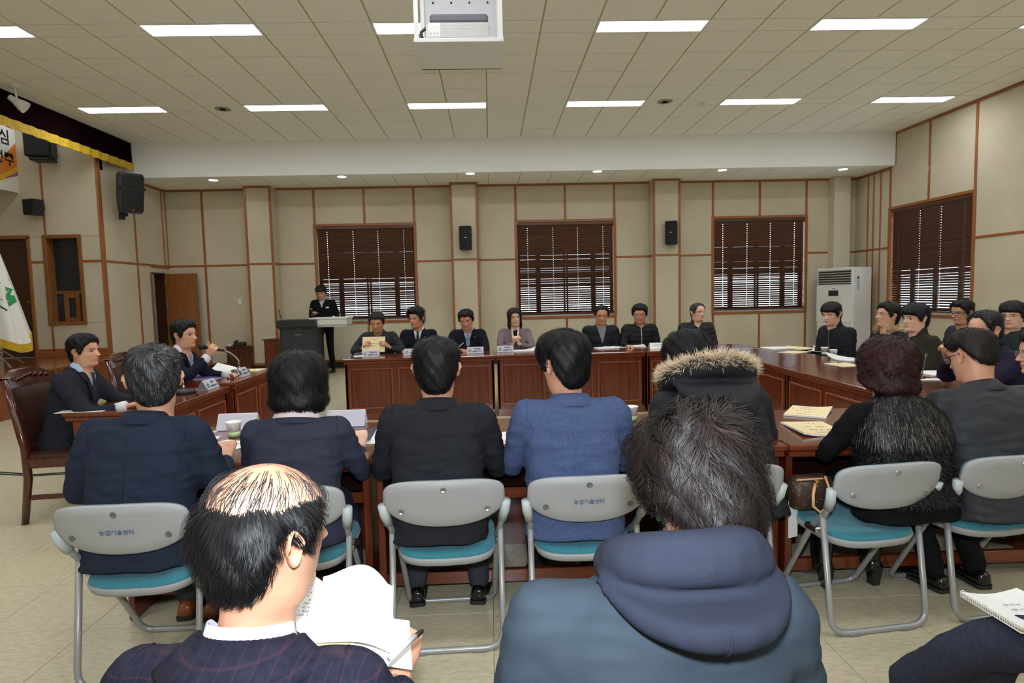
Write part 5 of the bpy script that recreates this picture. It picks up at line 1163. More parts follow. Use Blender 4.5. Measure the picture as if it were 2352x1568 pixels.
# ================================================================ foreground pair and the seated legs at the lower right
C_PLAID = cloth('navy_plaid', (34, 35, 50), (44, 44, 60), nscale=60); C_HOOD = cloth('navy_hoodie', (44, 48, 62), rough=.9); C_STEEL = cloth('blue_grey_jacket', (52, 62, 72), rough=.75, bump=.1)
YF1 = .80
add_plaid(C_PLAID, (104, 66, 70))
f1 = person('balding man in navy plaid jacket reading papers in the foreground', (aty(535, 1200, .92).x, .86), -.12, .06, .26, 0, (-.55, .1, .03), ((-.12, .32, .66), (.17, .30, .70)), 'receding', 'black', dict(th=(.008, .010, .014), n=7500, seg=.011, grav=.9, bald=True, width=.0013, lift=.007, frizz=.004, swirl=.1), 'mid', (C_PLAID, 'plaid_jacket'), C_TROB, scale=.88, near='face', vox=.009, headscale=1.1, seat=.395, neck=.032, wide=1.08, wr=.003, headoff=(.0, -.01, -.0), curl=(.5, .75), hdir=((.3, 1, .1), (-.1, 1, .35), None, (.6, 0, .8)))
collar_band(f1, 'shirt_collar', cloth('striped_shirt', (206, 214, 232), (236, 238, 244), rough=.7, nscale=40), .066, .0, .034, .078, a0=20)
collar_band(f1, 'jacket_collar', C_PLAID, .084, -.012, .03, .135, a0=25)
# thin hair over the bald crown
rg = np.random.default_rng(4); V_, F_ = [], []
for k in range(330):
    A = rg.uniform(-1.5, 1.5)+math.pi; a0 = rg.uniform(0, 2*np.pi); z0 = rg.uniform(.075, .112); b0 = len(V_); ok_ = True; a_ = a0; z_ = z0
    for j in range(6):
        p = head_xyz(np.array(a_), np.array(z_), False); n_ = p-np.array([0, 0, -.0]); n_ = n_/np.linalg.norm(n_); q = Vector(p+n_*(.002+.004*math.sin(j/5*3.1)*(k % 3))); sd = Vector((.00045*(1-j/7), .0003, 0)); V_ += [tuple(f1.Mh @ (q-sd)), tuple(f1.Mh @ (q+sd))]; z_ = z_-.0055*(1 if k % 2 else 1.5); a_ = a_+A*.004+rg.normal(0, .018)
    F_ += [(b0+2*j, b0+2*j+1, b0+2*j+3, b0+2*j+2) for j in range(5)]
obj('thin_crown_hair', to_mesh('thin_crown_hair', V_, F_, [hair_mats('black')[1]], None), f1.t)
YF2 = .84
f2 = person('man with tousled dark hair in blue-grey jacket over a hoodie in the foreground', (aty(1500, 1300, .9).x, YF2), .02, .08, .26, .03, (.02, .62, -.04), ((-.13, .26, .60), (.13, .26, .60)), 'short', 'brown', dict(th=(.03, .011, .018), n=9500, seg=.015, whorl=(.015, -.062, .092), scalp=.012, swirl=1.4, grav=.35, lift=.014, frizz=.004, width=.0015, curl=.25, wmul=lambda A, Z: 1+.25*np.sin(A*5+Z*30)), 'mid', (C_STEEL, 'padded_jacket'), C_TROB, scale=.935, near=True, vox=.009, wide=1.08, collar=False, headoff=(.122, -.0, -.012))
h2, _ = hood(f2, C_HOOD, drop=.062, w_=.14, out=.05, thick=.042, rtop=.098, lift=.045, vx=.007, xoff=.04)
C_PIN = cloth('navy_pinstripe', (44, 46, 60), (52, 54, 68), nscale=90)
f3 = person('person in navy trousers with crossed legs holding a booklet at the lower right', (1.68, 1.30), 1.28, -.05, .2, 0, (0, .1, 0), ((-.16, .24, .60), (.16, .22, .58)), 'short', 'black', None, 'mid', (C_NAVY, 'jacket'), C_PIN, scale=.98, knees=((-.02, .46, .56), (.1, .45, .50)), feet=((.16, .60, .30), (.13, .40, .09)), shoes=None, vox=.014)
for pr_, lb_ in ((f1, 'folding chair under the balding man in the foreground'), (f2, 'folding chair under the hooded man in the foreground'), (f3, 'folding chair under the person with crossed legs')):
    chair_copy(3, lb_, (pr_.t.location.x, pr_.t.location.y+.02, 0), pr_.t.rotation_euler[2], 'folding chairs of the foreground')
# ================================================================ far row, facing the camera
C_DARKS = cloth('dark_suit', (26, 28, 38)); C_CHCO = cloth('charcoal_coat', (50, 52, 58)); C_MAUVE = cloth('mauve_jacket', (128, 112, 116)); C_NPUF = cloth('navy_down', (26, 29, 38), rough=.55, bump=.1); C_KPUF = cloth('black_down', (27, 28, 29), rough=.45, bump=.1)
YQ = 8.08; PI = math.pi
def far(px, label, **k):
    Y = k.pop('Y', YQ); x = aty(px, 740, Y).x
    ch = chair_copy(3, 'folding chair with teal back behind '+k.pop('ch'), (x+k.pop('cdx', 0), Y+.02, 0), PI, 'folding chairs of the far row')
    return person(label, (x, Y), PI, **k)
q1 = far(873, 'man in charcoal coat and grey turtleneck reading a cream booklet', ch='the reading man', lean=.16, hunch=.3, head=(0, .34, 0), hands=((-.17, .36, .80), (.17, .36, .80)), hdir=((.5, .5, .5), (-.5, .5, .5), (-.6, .3, .5), (.6, .3, .5)), hair='short', haircol='salt', tone='tan', jacket=(C_CHCO, 'coat'), scale=.97, eyes='down', curl=(.6, .6), elbow=((-.8, -.2, -.6), (.8, -.2, -.6)))
collar_band(q1, 'turtleneck', cloth('grey_knit', (72, 72, 74)), .064, .0, .06, .072, a0=0); patch(q1, 'knit_front', MATS['cloth_grey_knit'], [(neckz(q1)+.01, -.05, .05), (neckz(q1)-.1, -.03, .03), (neckz(q1)-.2, -.01, .01)], .006)
for s in (-1, 1): patch(q1, 'lapel', C_CHCO, [(neckz(q1), *sorted((s*.05, s*.085))), (neckz(q1)-.07, *sorted((s*.036, s*.085))), (neckz(q1)-.2, *sorted((s*.005, s*.03)))], .011, 5)
q2 = far(962, 'man with spiky black hair in dark suit and black tie', ch='the man with the black tie', lean=.08, hunch=.2, head=(-.5, .12, 0), hands=((-.16, .36, .73), (.16, .36, .73)), hair='short', hairkw=dict(th=(.034, .014, .012), lift=.012, frizz=.006, n=1400), tone='tan', jacket=(C_DARKS, 'suit_jacket'), scale=.98, cdx=.14)
suit_front(q2, M_SHIRT, mat('black_tie', (18, 18, 22), .5))
q3 = far(1075, 'man in dark suit with blue patterned tie writing with a pen', ch='the writing man', lean=.16, hunch=.32, head=(-.1, .34, .05), hands=((-.06, .42, .745), (.10, .40, .745)), hair='short', tone='tan', jacket=(C_DARKS, 'suit_jacket'), scale=.98, eyes='down', hdir=((.6, .7, 0), (-.6, .7, 0)), elbow=((-.8, -.2, -.6), (.8, -.2, -.6)))
suit_front(q3, M_SHIRTB, mat('blue_tie', (92, 112, 148), .5, col2=(150, 168, 196), nscale=60))
q4 = far(1182, 'woman with brown bobbed hair in mauve jacket with clasped hands', ch='the woman in mauve', lean=.06, hunch=.16, head=(.12, .05, .04), hands=((-.04, .36, .80), (.04, .36, .80)), hair='bob', haircol='brown', hairkw=dict(th=(.02, .012, .018), n=1600, seg=.016, grav=.9, swirl=.05, frizz=.0005), tone='light', jacket=(C_MAUVE, 'jacket'), scale=.94, female=True, wide=1.08, hdir=((.4, .3, .8), (-.4, .3, .8), (-1, 0, .2), (1, 0, .2)), curl=(.9, .9), elbow=((-.8, -.2, -.6), (.8, -.2, -.6)))
suit_front(q4, cloth('black_top', (30, 28, 32)), None, .24, .045); 
for s in (-1, 1): patch(q4, 'scarf', cloth('ivory_scarf', (226, 218, 202)), [(neckz(q4)+.02, *sorted((s*.03, s*.055))), (neckz(q4)-.12, *sorted((s*.022, s*.042))), (neckz(q4)-.2, *sorted((s*.02, s*.036)))], .016, 4)
q5 = far(1378, 'balding man in navy coat with grey collared shirt', ch='the balding man', lean=.05, hunch=.16, head=(-.12, .2, -.06), hands=((-.2, .30, .60), (.2, .30, .60)), hair='receding', tone='tan', jacket=(C_NPUF, 'coat'), scale=.945, puffer=.11, eyes='down')
suit_front(q5, cloth('grey_shirt', (128, 130, 132)), None, .22, .06, False, False)
q6 = far(1467, 'man with glasses in black quilted down jacket zipped up', ch='the man with glasses in black', lean=.05, hunch=.16, head=(-.28, .16, .0), hands=((-.2, .3, .60), (.24, .38, .73)), hair='short', hairkw=dict(th=(.03, .02, .018)), tone='tan', jacket=(C_KPUF, 'down_jacket'), scale=.945, puffer=.06, glasses='metal', collar=False)
def zipfront(pr, m_, x0=0., L_=.34): 
    collar_band(pr, 'stand_collar', m_, .068, .0, .058, .08, a0=18, front_drop=.0); nz = neckz(pr); patch(pr, 'zipper', M_STEEL, [(nz+.015, x0-.004, x0+.004), (nz-L_, x0-.004, x0+.004)], .004, 2, None, 16, .002)
zipfront(q6, C_KPUF)
q7 = far(1597, 'elderly man with thin grey hair in dark grey down jacket', ch='the elderly man', lean=.04, hunch=.14, head=(.4, .02, .0), hands=((-.2, .3, .60), (.2, .3, .60)), hair='receding', haircol='grey', hairkw=dict(th=(.012, .01, .01)), tone='light', jacket=(cloth('grey_down', (42, 43, 46), rough=.5), 'down_jacket'), scale=.945, puffer=.065, collar=False)
zipfront(q7, MATS['cloth_grey_down'])
st = person('young man standing at the lectern in black cardigan with name badge', (aty(744, 740, 11.95).x, 11.98), PI, .04, .12, 0, (.0, .34, 0), ((-.22, .2, 1.0), (.13, .30, 1.12)), 'fringe', 'black', None, 'tan', (cloth('black_cardigan', (18, 19, 22)), 'cardigan'), C_TROB, pose='stand', scale=.99, eyes='down', curl=(.5, 1.0), collar=False, hdir=(None, (-.4, .5, .6)))
suit_front(st, cloth('check_shirt', (160, 168, 196), (196, 200, 216), nscale=120), None, .15, .05, False, False)
patch(st, 'name_badge', M_WHITEP, [(neckz(st)-.14, -.13, -.075), (neckz(st)-.165, -.13, -.075)], .006, 4)
# ================================================================ right side, facing the room
def right(px, X, label, **k):
    Y = k.pop('Y', None) or atx(px, 740, X).y; ch = k.pop('ch'); rr = k.pop('rr', 0)
    chair_copy(3, 'folding chair with teal back under '+ch, (X+.02, Y, 0), PI/2, 'folding chairs of the right side')
    return person(label, (X, Y), PI/2+rr, **k)
r1 = right(1932, 3.76, 'young man in black zip jacket in front of the air conditioner', ch='the young man by the air conditioner', lean=.06, hunch=.22, head=(.16, .2, 0), hands=((-.1, .3, .60), (.1, .3, .60)), hair='fringe', tone='light', jacket=(C_BLACK, 'zip_jacket'), headscale=1.0, scale=.98, eyes='down', collar=False, rr=.25)
zipfront(r1, C_BLACK)
r2 = right(2043, 3.82, 'man in navy coat with fur collar at the right table', ch='the man with the fur collar', lean=-.02, hunch=.1, head=(-.06, -.1, 0), hands=((-.1, .3, .60), (.1, .3, .60)), hair='short', tone='mid', jacket=(C_NPUF, 'coat'), headscale=1.02, scale=.955, collar=False, hairkw=dict(th=(.026, .018, .016)))
rg = np.random.default_rng(8); c2 = Vector(r2.spine(1.0)[0]); pts, nrm = [], []
for k in range(2200):
    A = rg.uniform(.7, 5.6); n_ = Vector((math.sin(A), math.cos(A)*.95, .5+rg.normal(0, .4))).normalized(); pts.append(c2+Vector((math.sin(A)*.095, math.cos(A)*.085-.01, rg.uniform(-.02, .03)))); nrm.append(n_)
fur('fur_collar', r2.t, pts, nrm, .055, [M_FURA, M_FURB], bias=(0, 0, -.25), width=.006, tip=.4)
C_OLIVE = cloth('olive_jacket', (48, 46, 36))
r3 = right(2116, 3.74, 'young man in olive jacket at the right table', ch='the man in olive', lean=.0, hunch=.12, head=(.1, .06, 0), hands=((-.1, .3, .60), (.1, .3, .60)), hair='fringe', tone='light', jacket=(C_OLIVE, 'jacket'), headscale=1.02, scale=.955, collar=False, hairkw=dict(th=(.03, .024, .022)))
zipfront(r3, C_OLIVE)
r4 = right(2322, 3.47, 'grey-haired man resting clasped hands before his face', ch='the grey-haired man', lean=.16, hunch=.25, head=(.0, .12, 0), hands=((-.035, .40, .93), (.035, .40, .93)), hair='receding', haircol='salt', tone='mid', jacket=(cloth('purple_navy_coat', (36, 34, 54)), 'coat'), headscale=1.02, scale=.955, hdir=((.4, .35, .85), (-.4, .35, .85), (-1, 0, .2), (1, 0, .2)), curl=(1.0, 1.0), elbow=((-.6, .2, -1), (.6, .2, -1)))
r5 = right(2222, 4.78, 'man with dark glasses frames on the back row by the right window', ch='the back row man by the window', lean=.0, hunch=.14, head=(.14, .08, 0), hands=((-.1, .3, .60), (.1, .3, .60)), hair='short', tone='tan', jacket=(C_CHCO, 'jacket'), headscale=1.02, scale=.955, glasses='black', hairkw=dict(th=(.028, .02, .016)))
r6 = right(2338, 4.72, 'young man with thin-rimmed glasses at the far right of the back row', ch='the back row man at the right edge', lean=.0, hunch=.14, head=(.5, .1, 0), hands=((-.1, .3, .60), (.1, .3, .60)), hair='fringe', tone='light', jacket=(cloth('slate_jacket', (46, 50, 56)), 'jacket'), headscale=1.02, scale=.955, glasses='metal')
# ================================================================ the two men at the left tables
v1 = person('man in dark suit with blue shirt looking right at the nearer left table', (-2.96, 4.30), -PI/2+.12, .13, .26, 0, (-.1, .0, 0), ((-.14, .50, .735), (.20, .48, .735)), 'short', 'black', dict(th=(.026, .014, .012), n=1400), 'mid', (cloth('dark_grey_suit', (38, 40, 50)), 'suit_jacket'), C_TROB, scale=.955, vox=.012, seat=.45, headscale=.95)
suit_front(v1, M_SHIRTB, mat('navy_tie', (40, 38, 66), .5))
bw = Vector((-2.80, 5.38)); mw = aty(490, 812, 5.22)
v2 = person('man in navy suit with striped tie speaking into a handheld microphone', (bw.x, bw.y), -PI/2, .12, .26, 0, (-.12, .02, 0), ((-.16, .44, .765), (-(mw.y-bw.y)-.02, mw.x-bw.x-.06, mw.z-.03)), 'short', 'black', dict(th=(.028, .014, .012), n=1400), 'mid', (cloth('navy_suit', (24, 27, 44)), 'suit_jacket'), C_TROB, scale=.975, headscale=1.0, vox=.012, hdir=(None, (.1, .55, .8), None, (.75, .1, .3)), curl=(.4, 1.05), elbow=((-.7, -.4, -.5), (.8, -.1, -.8)), seat=.47)
suit_front(v2, M_SHIRT, mat('striped_tie', (46, 60, 96), .5, col2=(190, 200, 216), nscale=30, stretch=(1, 1, 3)))
for pr in (v1, v2):
    for S_, E_, W_ in pr.arms:
        a_ = np.array(W_); d = (np.array(W_)-np.array(E_)); d /= np.linalg.norm(d); MB().tube([Vector(a_-d*.06), Vector(a_-d*.012), Vector(a_+d*.004)], [.036, .0385, .037], 14).build('shirt_cuff', M_SHIRT, pr.t, True)
# ================================================================ things on the tables
M_PAPER = mat('paper', (236, 236, 232), .8); M_CREAM = mat('cream_cover', (240, 220, 172), .7); M_INKG = mat('grey_ink', (110, 110, 114), .8); M_ACR = mat('acrylic_clear', (226, 222, 236), .08, alpha=.38)
def glyphs(mb, M_, w_, h_, n, seed=0, gap=(.3, 0)):
    """a line of illegible print: small separate glyph blocks"""
    rg = random.Random(seed); x = -w_/2; step = w_/n
    for k in range(n):
        if rg.random() > gap[1]:
            a = x+k*step
            for q in ((0, .55, .62, .75), (.0, .1, .62, .28), (.45, .1, .62, 1), (.0, .75, .4, .95)):
                if rg.random() < .75: mb.box((a+q[0]*step, (q[1]-.5)*h_, 0), (a+q[2]*step, (q[3]-.5)*h_, .0004), 0, M_)
def booklet(label, pxy, z, rz, w_=.21, l_=.297, cover=None, thick=.008, lift=.012, lines=((.05, .16, .013, 12), (-.02, .1, .008, 9), (.1, .12, .006, 10), (-.1, .07, .008, 6)), group=None, curlx=1, pos=None, cat='booklet'):
    p = pos if pos is not None else atz(pxy[0], pxy[1], z); t = thing('booklet' if cat == 'booklet' else 'paper_sheet', label, cat, (p[0], p[1], z+.0015), rz, group)
    xs = np.linspace(-w_/2, w_/2, 7); ys = np.linspace(-l_/2, l_/2, 7)
    zf = lambda x, y: lift*max(0, (x/(w_/2))*curlx)**2*(.5+.5*y/(l_/2))
    G = [[Vector((x, y, thick+zf(x, y))) for x in xs] for y in ys]; MB().slab(G, thick).build('pages' if cat == 'booklet' else 'sheet', M_PAPER, t)
    zt_ = thick
    if cover: MB().slab([[p_+Vector((0, 0, .0012)) for p_ in r] for r in G], .0012).build('cover', cover, t); zt_ += .0012
    if lines:
        b = MB()
        for i, (y, ww, h_, n) in enumerate(lines): glyphs(b, Matrix.Translation((-.01, y, zt_+.0006+zf(.03, y)*.6)), ww, h_, n, i+int(p[0]*10) % 7, (.3, .1))
        b.build('print', M_INK if cover else M_INKG, t)
    return t
def nameplate(label, pxy, z, rz, lines, back=False, w_=.2, h_=.075):
    p = atz(pxy[0], pxy[1], z); t = thing('name_plate', label, 'name plate', (p.x, p.y, z+.001), rz, 'tent name plates on the tables')
    d = .045                                                           # tent: front face leans towards local -Y
    f = [Vector((-w_/2, -d, .003)), Vector((w_/2, -d, .003)), Vector((w_/2, 0, h_)), Vector((-w_/2, 0, h_))]
    MB().prism(f, (0, .002, .001)).build('card', mat('card_white', (232, 230, 236), .6), t)
    MB().prism([v+Vector((0, -.003, .0005)) for v in f], (0, .0015, 0)).build('front_acrylic', M_ACR, t)
    MB().prism([Vector((-w_/2, d, .003)), Vector((w_/2, d, .003)), Vector((w_/2, .004, h_)), Vector((-w_/2, .004, h_))], (0, .002, .001)).build('back_card' if back else 'back_acrylic', MATS['card_white'] if back else M_ACR, t)
    MB().box((-w_/2, -d, 0), (w_/2, d+.002, .002)).build('base', M_ACR, t)
    if back:
        for x in (-.03, .01, .05): MB().tube([(x, d+.004, .02), (x, d+.004, .035), (x+.012, d-.003, .04), (x+.012, d+.004, .02)], .0012, 5).build('clip', M_ACR, t)
    mid = lambda u, v: f[0].lerp(f[1], u).lerp(f[3].lerp(f[2], u), v)+Vector((0, -.0055, .001)); up = (f[3]-f[0])
    if lines:
        text_mesh(lines[0], .017, M_INK, t, frameM(mid(.62, .7), (1, 0, 0), up), bold=.0004)
        text_mesh(lines[1], .019, M_INK, t, frameM(mid(.44, .3), (1, 0, 0), up), bold=.0006)
        b = MB(); glyphs(b, frameM(mid(.74, .3), (1, 0, 0), up), .075, .02, 3, 3, (.3, 0)); b.build('name_print', M_INK, t)
        b = MB(); P = [(.1, .35), (.13, .62), (.16, .5), (.19, .68), (.22, .5), (.26, .45)]; b.tube([mid(u, v) for u, v in P], .0035, 5); b.build('green_mark', M_GRN, t)
        b = MB(); b.tube([mid(.1, .3), mid(.16, .22), (mid(.25, .32))], .0025, 5); b.build('blue_mark', M_NVY, t)
    return t
Zt = .72
nameplate('name plate in front of the man reading the cream booklet', (853, 819), Zt, 0, ('경상북도의회', '의원'))
nameplate('name plate in front of the man with the black tie', (948, 815), Zt, 0, ('성주군의회', '의장'))
nameplate('name plate in front of the man with the pen', (1092, 811), Zt, 0, ('성주군의회', '의원'))
nameplate('name plate in front of the woman in mauve', (1161, 808), Zt, 0, ('성주군의회', '의원'))
nameplate('name plate on the nearer left table', (479, 893), ZL1, R90, ('성주군', '군수'))
nameplate('name plate beside the microphone base on the farther left table', (554, 864), ZL2, R90, ('성주군의회', '의장'))
nameplate('white back of a name plate behind the paper cup on the near table', (549, 985), Zt, math.pi+math.pi, None, True, .21, .085)
nameplate('white back of a name plate between the bobbed woman and the black suit', (797, 977), Zt, 0, None, True, .21, .085)
# cups
def cup(label, pxy, z):
    p = atz(pxy[0], pxy[1], z); t = thing('paper_cup', label, 'paper cup', (p.x, p.y, z), random.uniform(-.2, .2), 'paper cups')
    MB().lathe([(.001, .002), (.026, .002), (.027, 0), (.0365, .076), (.0385, .078), (.038, .081), (.0355, .079), (.027, .012), (.001, .012)], n=24).build('cup', mat('cup_white', (240, 240, 234), .6), t, True)
    MB().lathe([(.0279, .006), (.031, .03), (.0311, .03), (.0283, .006)], n=24).build('green_band', mat('cup_green', (196, 222, 170), .6), t, True)
    b = MB()
    for k in range(5): glyphs(b, frameM((-.004+.002*k, -.0335-.00012*(5-k), .058-.006*k), (1, 0, .0), (0, -.1, 1)), .022, .003, 6, k)
    b.build('cup_print', M_INKG, t); MB().tube([(-.012, -.0312, .012), (-.012, -.034, .03), (-.02, -.0335, .032), (-.004, -.0352, .033)], .0006, 4).build('cup_sketch', mat('cup_red', (180, 90, 90), .7), t)
cup('white paper cup beside the bobbed woman on the near table', (538, 1003), Zt)
cup('white paper cup right of the man in the blue blazer', (1450, 966), Zt)
cup('white paper cup on the right table by the rolled papers', (1894, 815), Zt)
cup('second white paper cup behind the open white booklet on the right table', (1914, 821), Zt)
# papers of the near table
booklet('cream covered booklet lying askew on the near table, the farther one', (1857, 948), Zt, -.62, cover=M_CREAM, group='cream booklets on the near table')
booklet('cream covered booklet nearer the table edge beside the fur vest', (1868, 987), Zt, math.pi-.1, cover=M_CREAM, group='cream booklets on the near table')
booklet('printed white sheet under the elbow of the grey-haired man', (500, 1030), Zt, -.45, thick=.0015, lift=0, lines=[(.1-.022*k, .14-.02*(k % 3), .006, 14) for k in range(9)], cat='paper')
booklet('small white business card near the black notebook', (490, 1007), Zt, .2, .055, .09, None, .001, 0, ((.02, .03, .004, 5),), cat='paper')
t = booklet('black notebook half hidden by the grey-haired man', (440, 1001), Zt, -.3, .15, .2, mat('notebook_black', (30, 32, 32), .5), .014, 0, None)
booklet('loose white printed sheets under the navy folder', (822, 1006), Zt, .1, .21, .297, None, .003, .006, ((.05, .12, .006, 10), (-.1, .1, .006, 9), (.1, .14, .006, 12)), cat='paper')
t = booklet('navy folder with silver lettering beside the bobbed woman', (812, 1002), Zt+.006, .05, .2, .27, mat('folder_navy', (46, 52, 70), .5), .004, 0, None)
b = MB(); glyphs(b, Matrix.Translation((.0, .07, .0066)), .12, .01, 14, 1); glyphs(b, Matrix.Translation((-.03, -.08, .0066)), .05, .006, 6, 2); b.build('silver_print', M_STEEL, t)
booklet('white sheet beside the left elbow of the blue blazer', (1178, 1005), Zt, .12, .18, .25, None, .002, 0, None, cat='paper')
# papers of the far table
booklet('open white book with a curled page before the woman in mauve', (1205, 806), Zt, .1, .3, .21, None, .01, .03, ((.04, .1, .006, 8),))
booklet('stack of white papers before the balding man', (1393, 800), Zt, .15, .27, .2, None, .01, .008, None, cat='paper'); booklet('cream sheet under the papers of the balding man', (1412, 797), Zt-.0012, -.2, .3, .2, None, .001, 0, None, cat='paper')
booklet('stack of white papers before the man in the quilted jacket', (1461, 796), Zt, -.05, .22, .17, None, .012, .012, None, cat='paper')
p = atz(1516, 800, Zt); t = thing('folded_card', 'white folded paper standing like a tent before the elderly man', 'paper', (p.x, p.y, Zt))
MB().prism([(-.14, -.06, .001), (.14, -.06, .001), (.13, 0, .07), (-.13, 0, .07)], (0, .002, .001)).prism([(-.14, .06, .001), (.14, .06, .001), (.13, .004, .07), (-.13, .004, .07)], (0, .002, .001)).build('card', M_PAPER, t)
MB().box((-.1, -.0365, .045), (.1, -.034, .05)).build('blue_line', mat('blue_line', (150, 160, 210), .7), t)
booklet('white sheets under the name plate of the reading man', (842, 817), Zt, .2, .3, .2, None, .004, 0, None, cat='paper')
booklet('cream and white sheets before the man with the pen', (1070, 806), Zt, .0, .3, .2, None, .004, 0, None, cat='paper')
t = thing('purple_case', 'small purple glasses case at the left end of the far table', 'case', tuple(atz(822, 816, Zt))); MB().bbox((-.04, -.06, 0), (.04, .06, .03), .012).build('case', mat('purple_case', (78, 66, 96), .5), t, True)
# the booklet in the reading man's hands
w1 = q1.t.matrix_basis
bt = thing('booklet', 'cream booklet with bold black title held up by the reading man', 'booklet', (aty(856, 800, 7.6).x, 7.64, .75)); Mb = Matrix.Rotation(math.radians(-22), 4, 'X')
MB().box((-.14, -.003, 0), (.14, .003, .2), 0, Mb).build('cover', M_CREAM, bt)
b = MB(); fm_ = lambda x, z: Mb @ frameM((x, -.0038, z), (1, 0, 0), (0, 0, 1))
glyphs(b, fm_(.0, .165), .1, .007, 12, 1); glyphs(b, fm_(.0, .11), .09, .006, 10, 2); glyphs(b, fm_(.0, .08), .24, .016, 13, 3, (.3, .15)); b.build('title_print', M_INK, bt)
# pen of the writing man
pw_ = q3.t.matrix_basis @ Vector(q3.arms[1][2]); tag(MB().tube([(-.05, -.02, -.02), (.05, .03, .06)], .0045, 8).build('pen', M_WHITEP, None, loc=(pw_.x, pw_.y-.07, pw_.z+.03)), 'white pen in the hand of the man with the blue tie', 'pen')
# papers of the left tables
booklet('white sheet on the outer corner of the nearer left table', (200, 941), ZL1, R90+.1, thick=.0012, lift=0, lines=None, cat='paper')
booklet('white sheet beside the microphone base on the nearer left table', (398, 899), ZL1, R90, .2, .28, None, .0015, 0, None, cat='paper')
booklet('opened white papers with a curled page under the speaker with the microphone', (505, 854), ZL2, R90-.3, .3, .3, None, .012, .06, [(.1-.03*k, .1, .006, 9) for k in range(6)]); booklet('purple and white folder below the opened papers', (470, 868), ZL2, R90-.1, .22, .3, mat('folder_purple', (84, 60, 140), .6), .004, 0, None)
booklet('cream booklet beside the microphone base on the farther left table', (572, 851), ZL2, R90, .2, .26, M_CREAM, .004, 0, ((.05, .03, .05, 2), (-.06, .02, .03, 2)))
# papers of the right table
R_ = R90
booklet('white paper pad at the far end of the right table', (1787, 801), Zt, R_+.2, .24, .3, None, .012, .006, None, cat='paper'); booklet('cream booklet with a raised cover at the far end of the right table', (1842, 801), Zt, R_+.4, .21, .28, M_CREAM, .006, .03, ((.05, .1, .01, 8),)); booklet('cream printed sheet on the right table left of the cups', (1825, 809), Zt, R_+.5, .21, .29, M_CREAM, .003, 0, ((.03, .1, .012, 7), (-.06, .1, .02, 6)))
t = thing('rolled_paper', 'white papers with a rolled edge behind the paper cups', 'paper', tuple(atz(1892, 806, Zt+.001)), .4)
G = []
for u in np.linspace(0, 1, 16):
    A = u*4.4; G.append([Vector((-.1+.12*u if u < .5 else -.04+.035*math.sin(A-2.2), y, .0002 if u < .5 else .036-.0358*math.cos(A-2.2))) for y in (-.13, .13)])
MB().grid(G).grid([[p_+Vector((0, 0, .002)) for p_ in r] for r in G], 0, True).build('sheet', M_PAPER, t, True)
booklet('white open booklet with an arched page on the right table', (1945, 826), Zt, R_+.3, .3, .24, None, .01, .06, None); booklet('cream booklet in front of the arched white booklet', (1938, 838), Zt-.0005, R_+.1, .26, .21, M_CREAM, .002, 0, ((.03, .14, .012, 9),)); booklet('white sheets at the right behind the maroon-haired woman', (2160, 858), Zt, R_, .24, .3, None, .008, .004, None, cat='paper'); booklet('white leaflet with a green mark nearest the maroon-haired woman', (2140, 872), Zt, R_-.2, .1, .2, None, .003, 0, None, cat='paper')
# gooseneck microphones
def gooseneck(label, pxy, z, tip, rz=0, mic=True):
    p = atz(pxy[0], pxy[1], z); t = thing('desk_microphone', label, 'microphone', (p.x, p.y, z), rz, 'gooseneck microphones')
    MB().lathe([(.001, 0), (.085, 0), (.088, .006), (.086, .022), (.07, .032), (.02, .036), (.001, .036)], n=28).build('base', mat('mic_base', (26, 28, 28), .4), t, True)
    T_ = Vector(tip); P = [Vector((0, 0, .034)), Vector((0, 0, .1)), Vector((T_.x*.12, T_.y*.12, T_.z*.6)), Vector((T_.x*.5, T_.y*.5, T_.z*.92)), T_]
    Q = [P[0]]
    for i in range(len(P)-1):
        a = P[max(i-1, 0)]; b_, c_ = P[i], P[i+1]; d_ = P[min(i+2, len(P)-1)]
        for k in range(1, 7):
            u = k/6; Q.append(.5*((2*b_)+(c_-a)*u+(2*a-5*b_+4*c_-d_)*u*u+(3*b_-a-3*c_+d_)*u**3))
    MB().tube(Q, .0065, 8).build('gooseneck', M_CHROME, t, True); MB().lathe([(.012, .03), (.012, .05), (.009, .06)], n=12).build('socket', M_CHROME, t)
    return t
pm1 = atz(422, 903, ZL1); gooseneck('chrome gooseneck microphone on the nearer left table', (422, 903), ZL1, (-.28, .12, .2))
pm2 = atz(551, 856, ZL2); hw_ = v2.t.matrix_basis @ Vector(v2.arms[1][2])
d_ = v2.t.matrix_basis.to_3x3() @ Vector((.1, .55, .8)); d_.normalize()
hc = hw_+Vector((.03, .0, .075))
gooseneck('chrome gooseneck microphone beside the man speaking', (551, 856), ZL2, tuple(hc+Vector((.04, -.01, -.035))-Vector((pm2.x, pm2.y, ZL2))))
t = thing('handheld_microphone', 'black handheld microphone held to the mouth of the speaker', 'microphone', hc); ax = Vector((-1, -.05, .22)).normalized()
MB().tube([-ax*.11, -ax*.02, ax*.05], [.011, .013, .016], 10).build('handle', M_BLACK, t, True); MB().tube([ax*.05, ax*.065, ax*.085, ax*.1], [.02, .026, .025, .014], 12).build('grille', mat('mic_grille', (52, 44, 40), .5, .5), t, True)
MB().tube([-ax*.11, -ax*.16+Vector((0, 0, -.03)), -ax*.2+Vector((.0, .1, -.2)), -ax*.1+Vector((-.12, .25, -.32))], .004, 6).build('cable', M_BLACK, t, True)
hs_ = st.t.matrix_basis @ Vector(st.arms[1][2]); t = thing('lectern_microphone', 'grey handheld microphone in the hand of the standing man', 'microphone', hs_+Vector((.01, -.06, .03)))
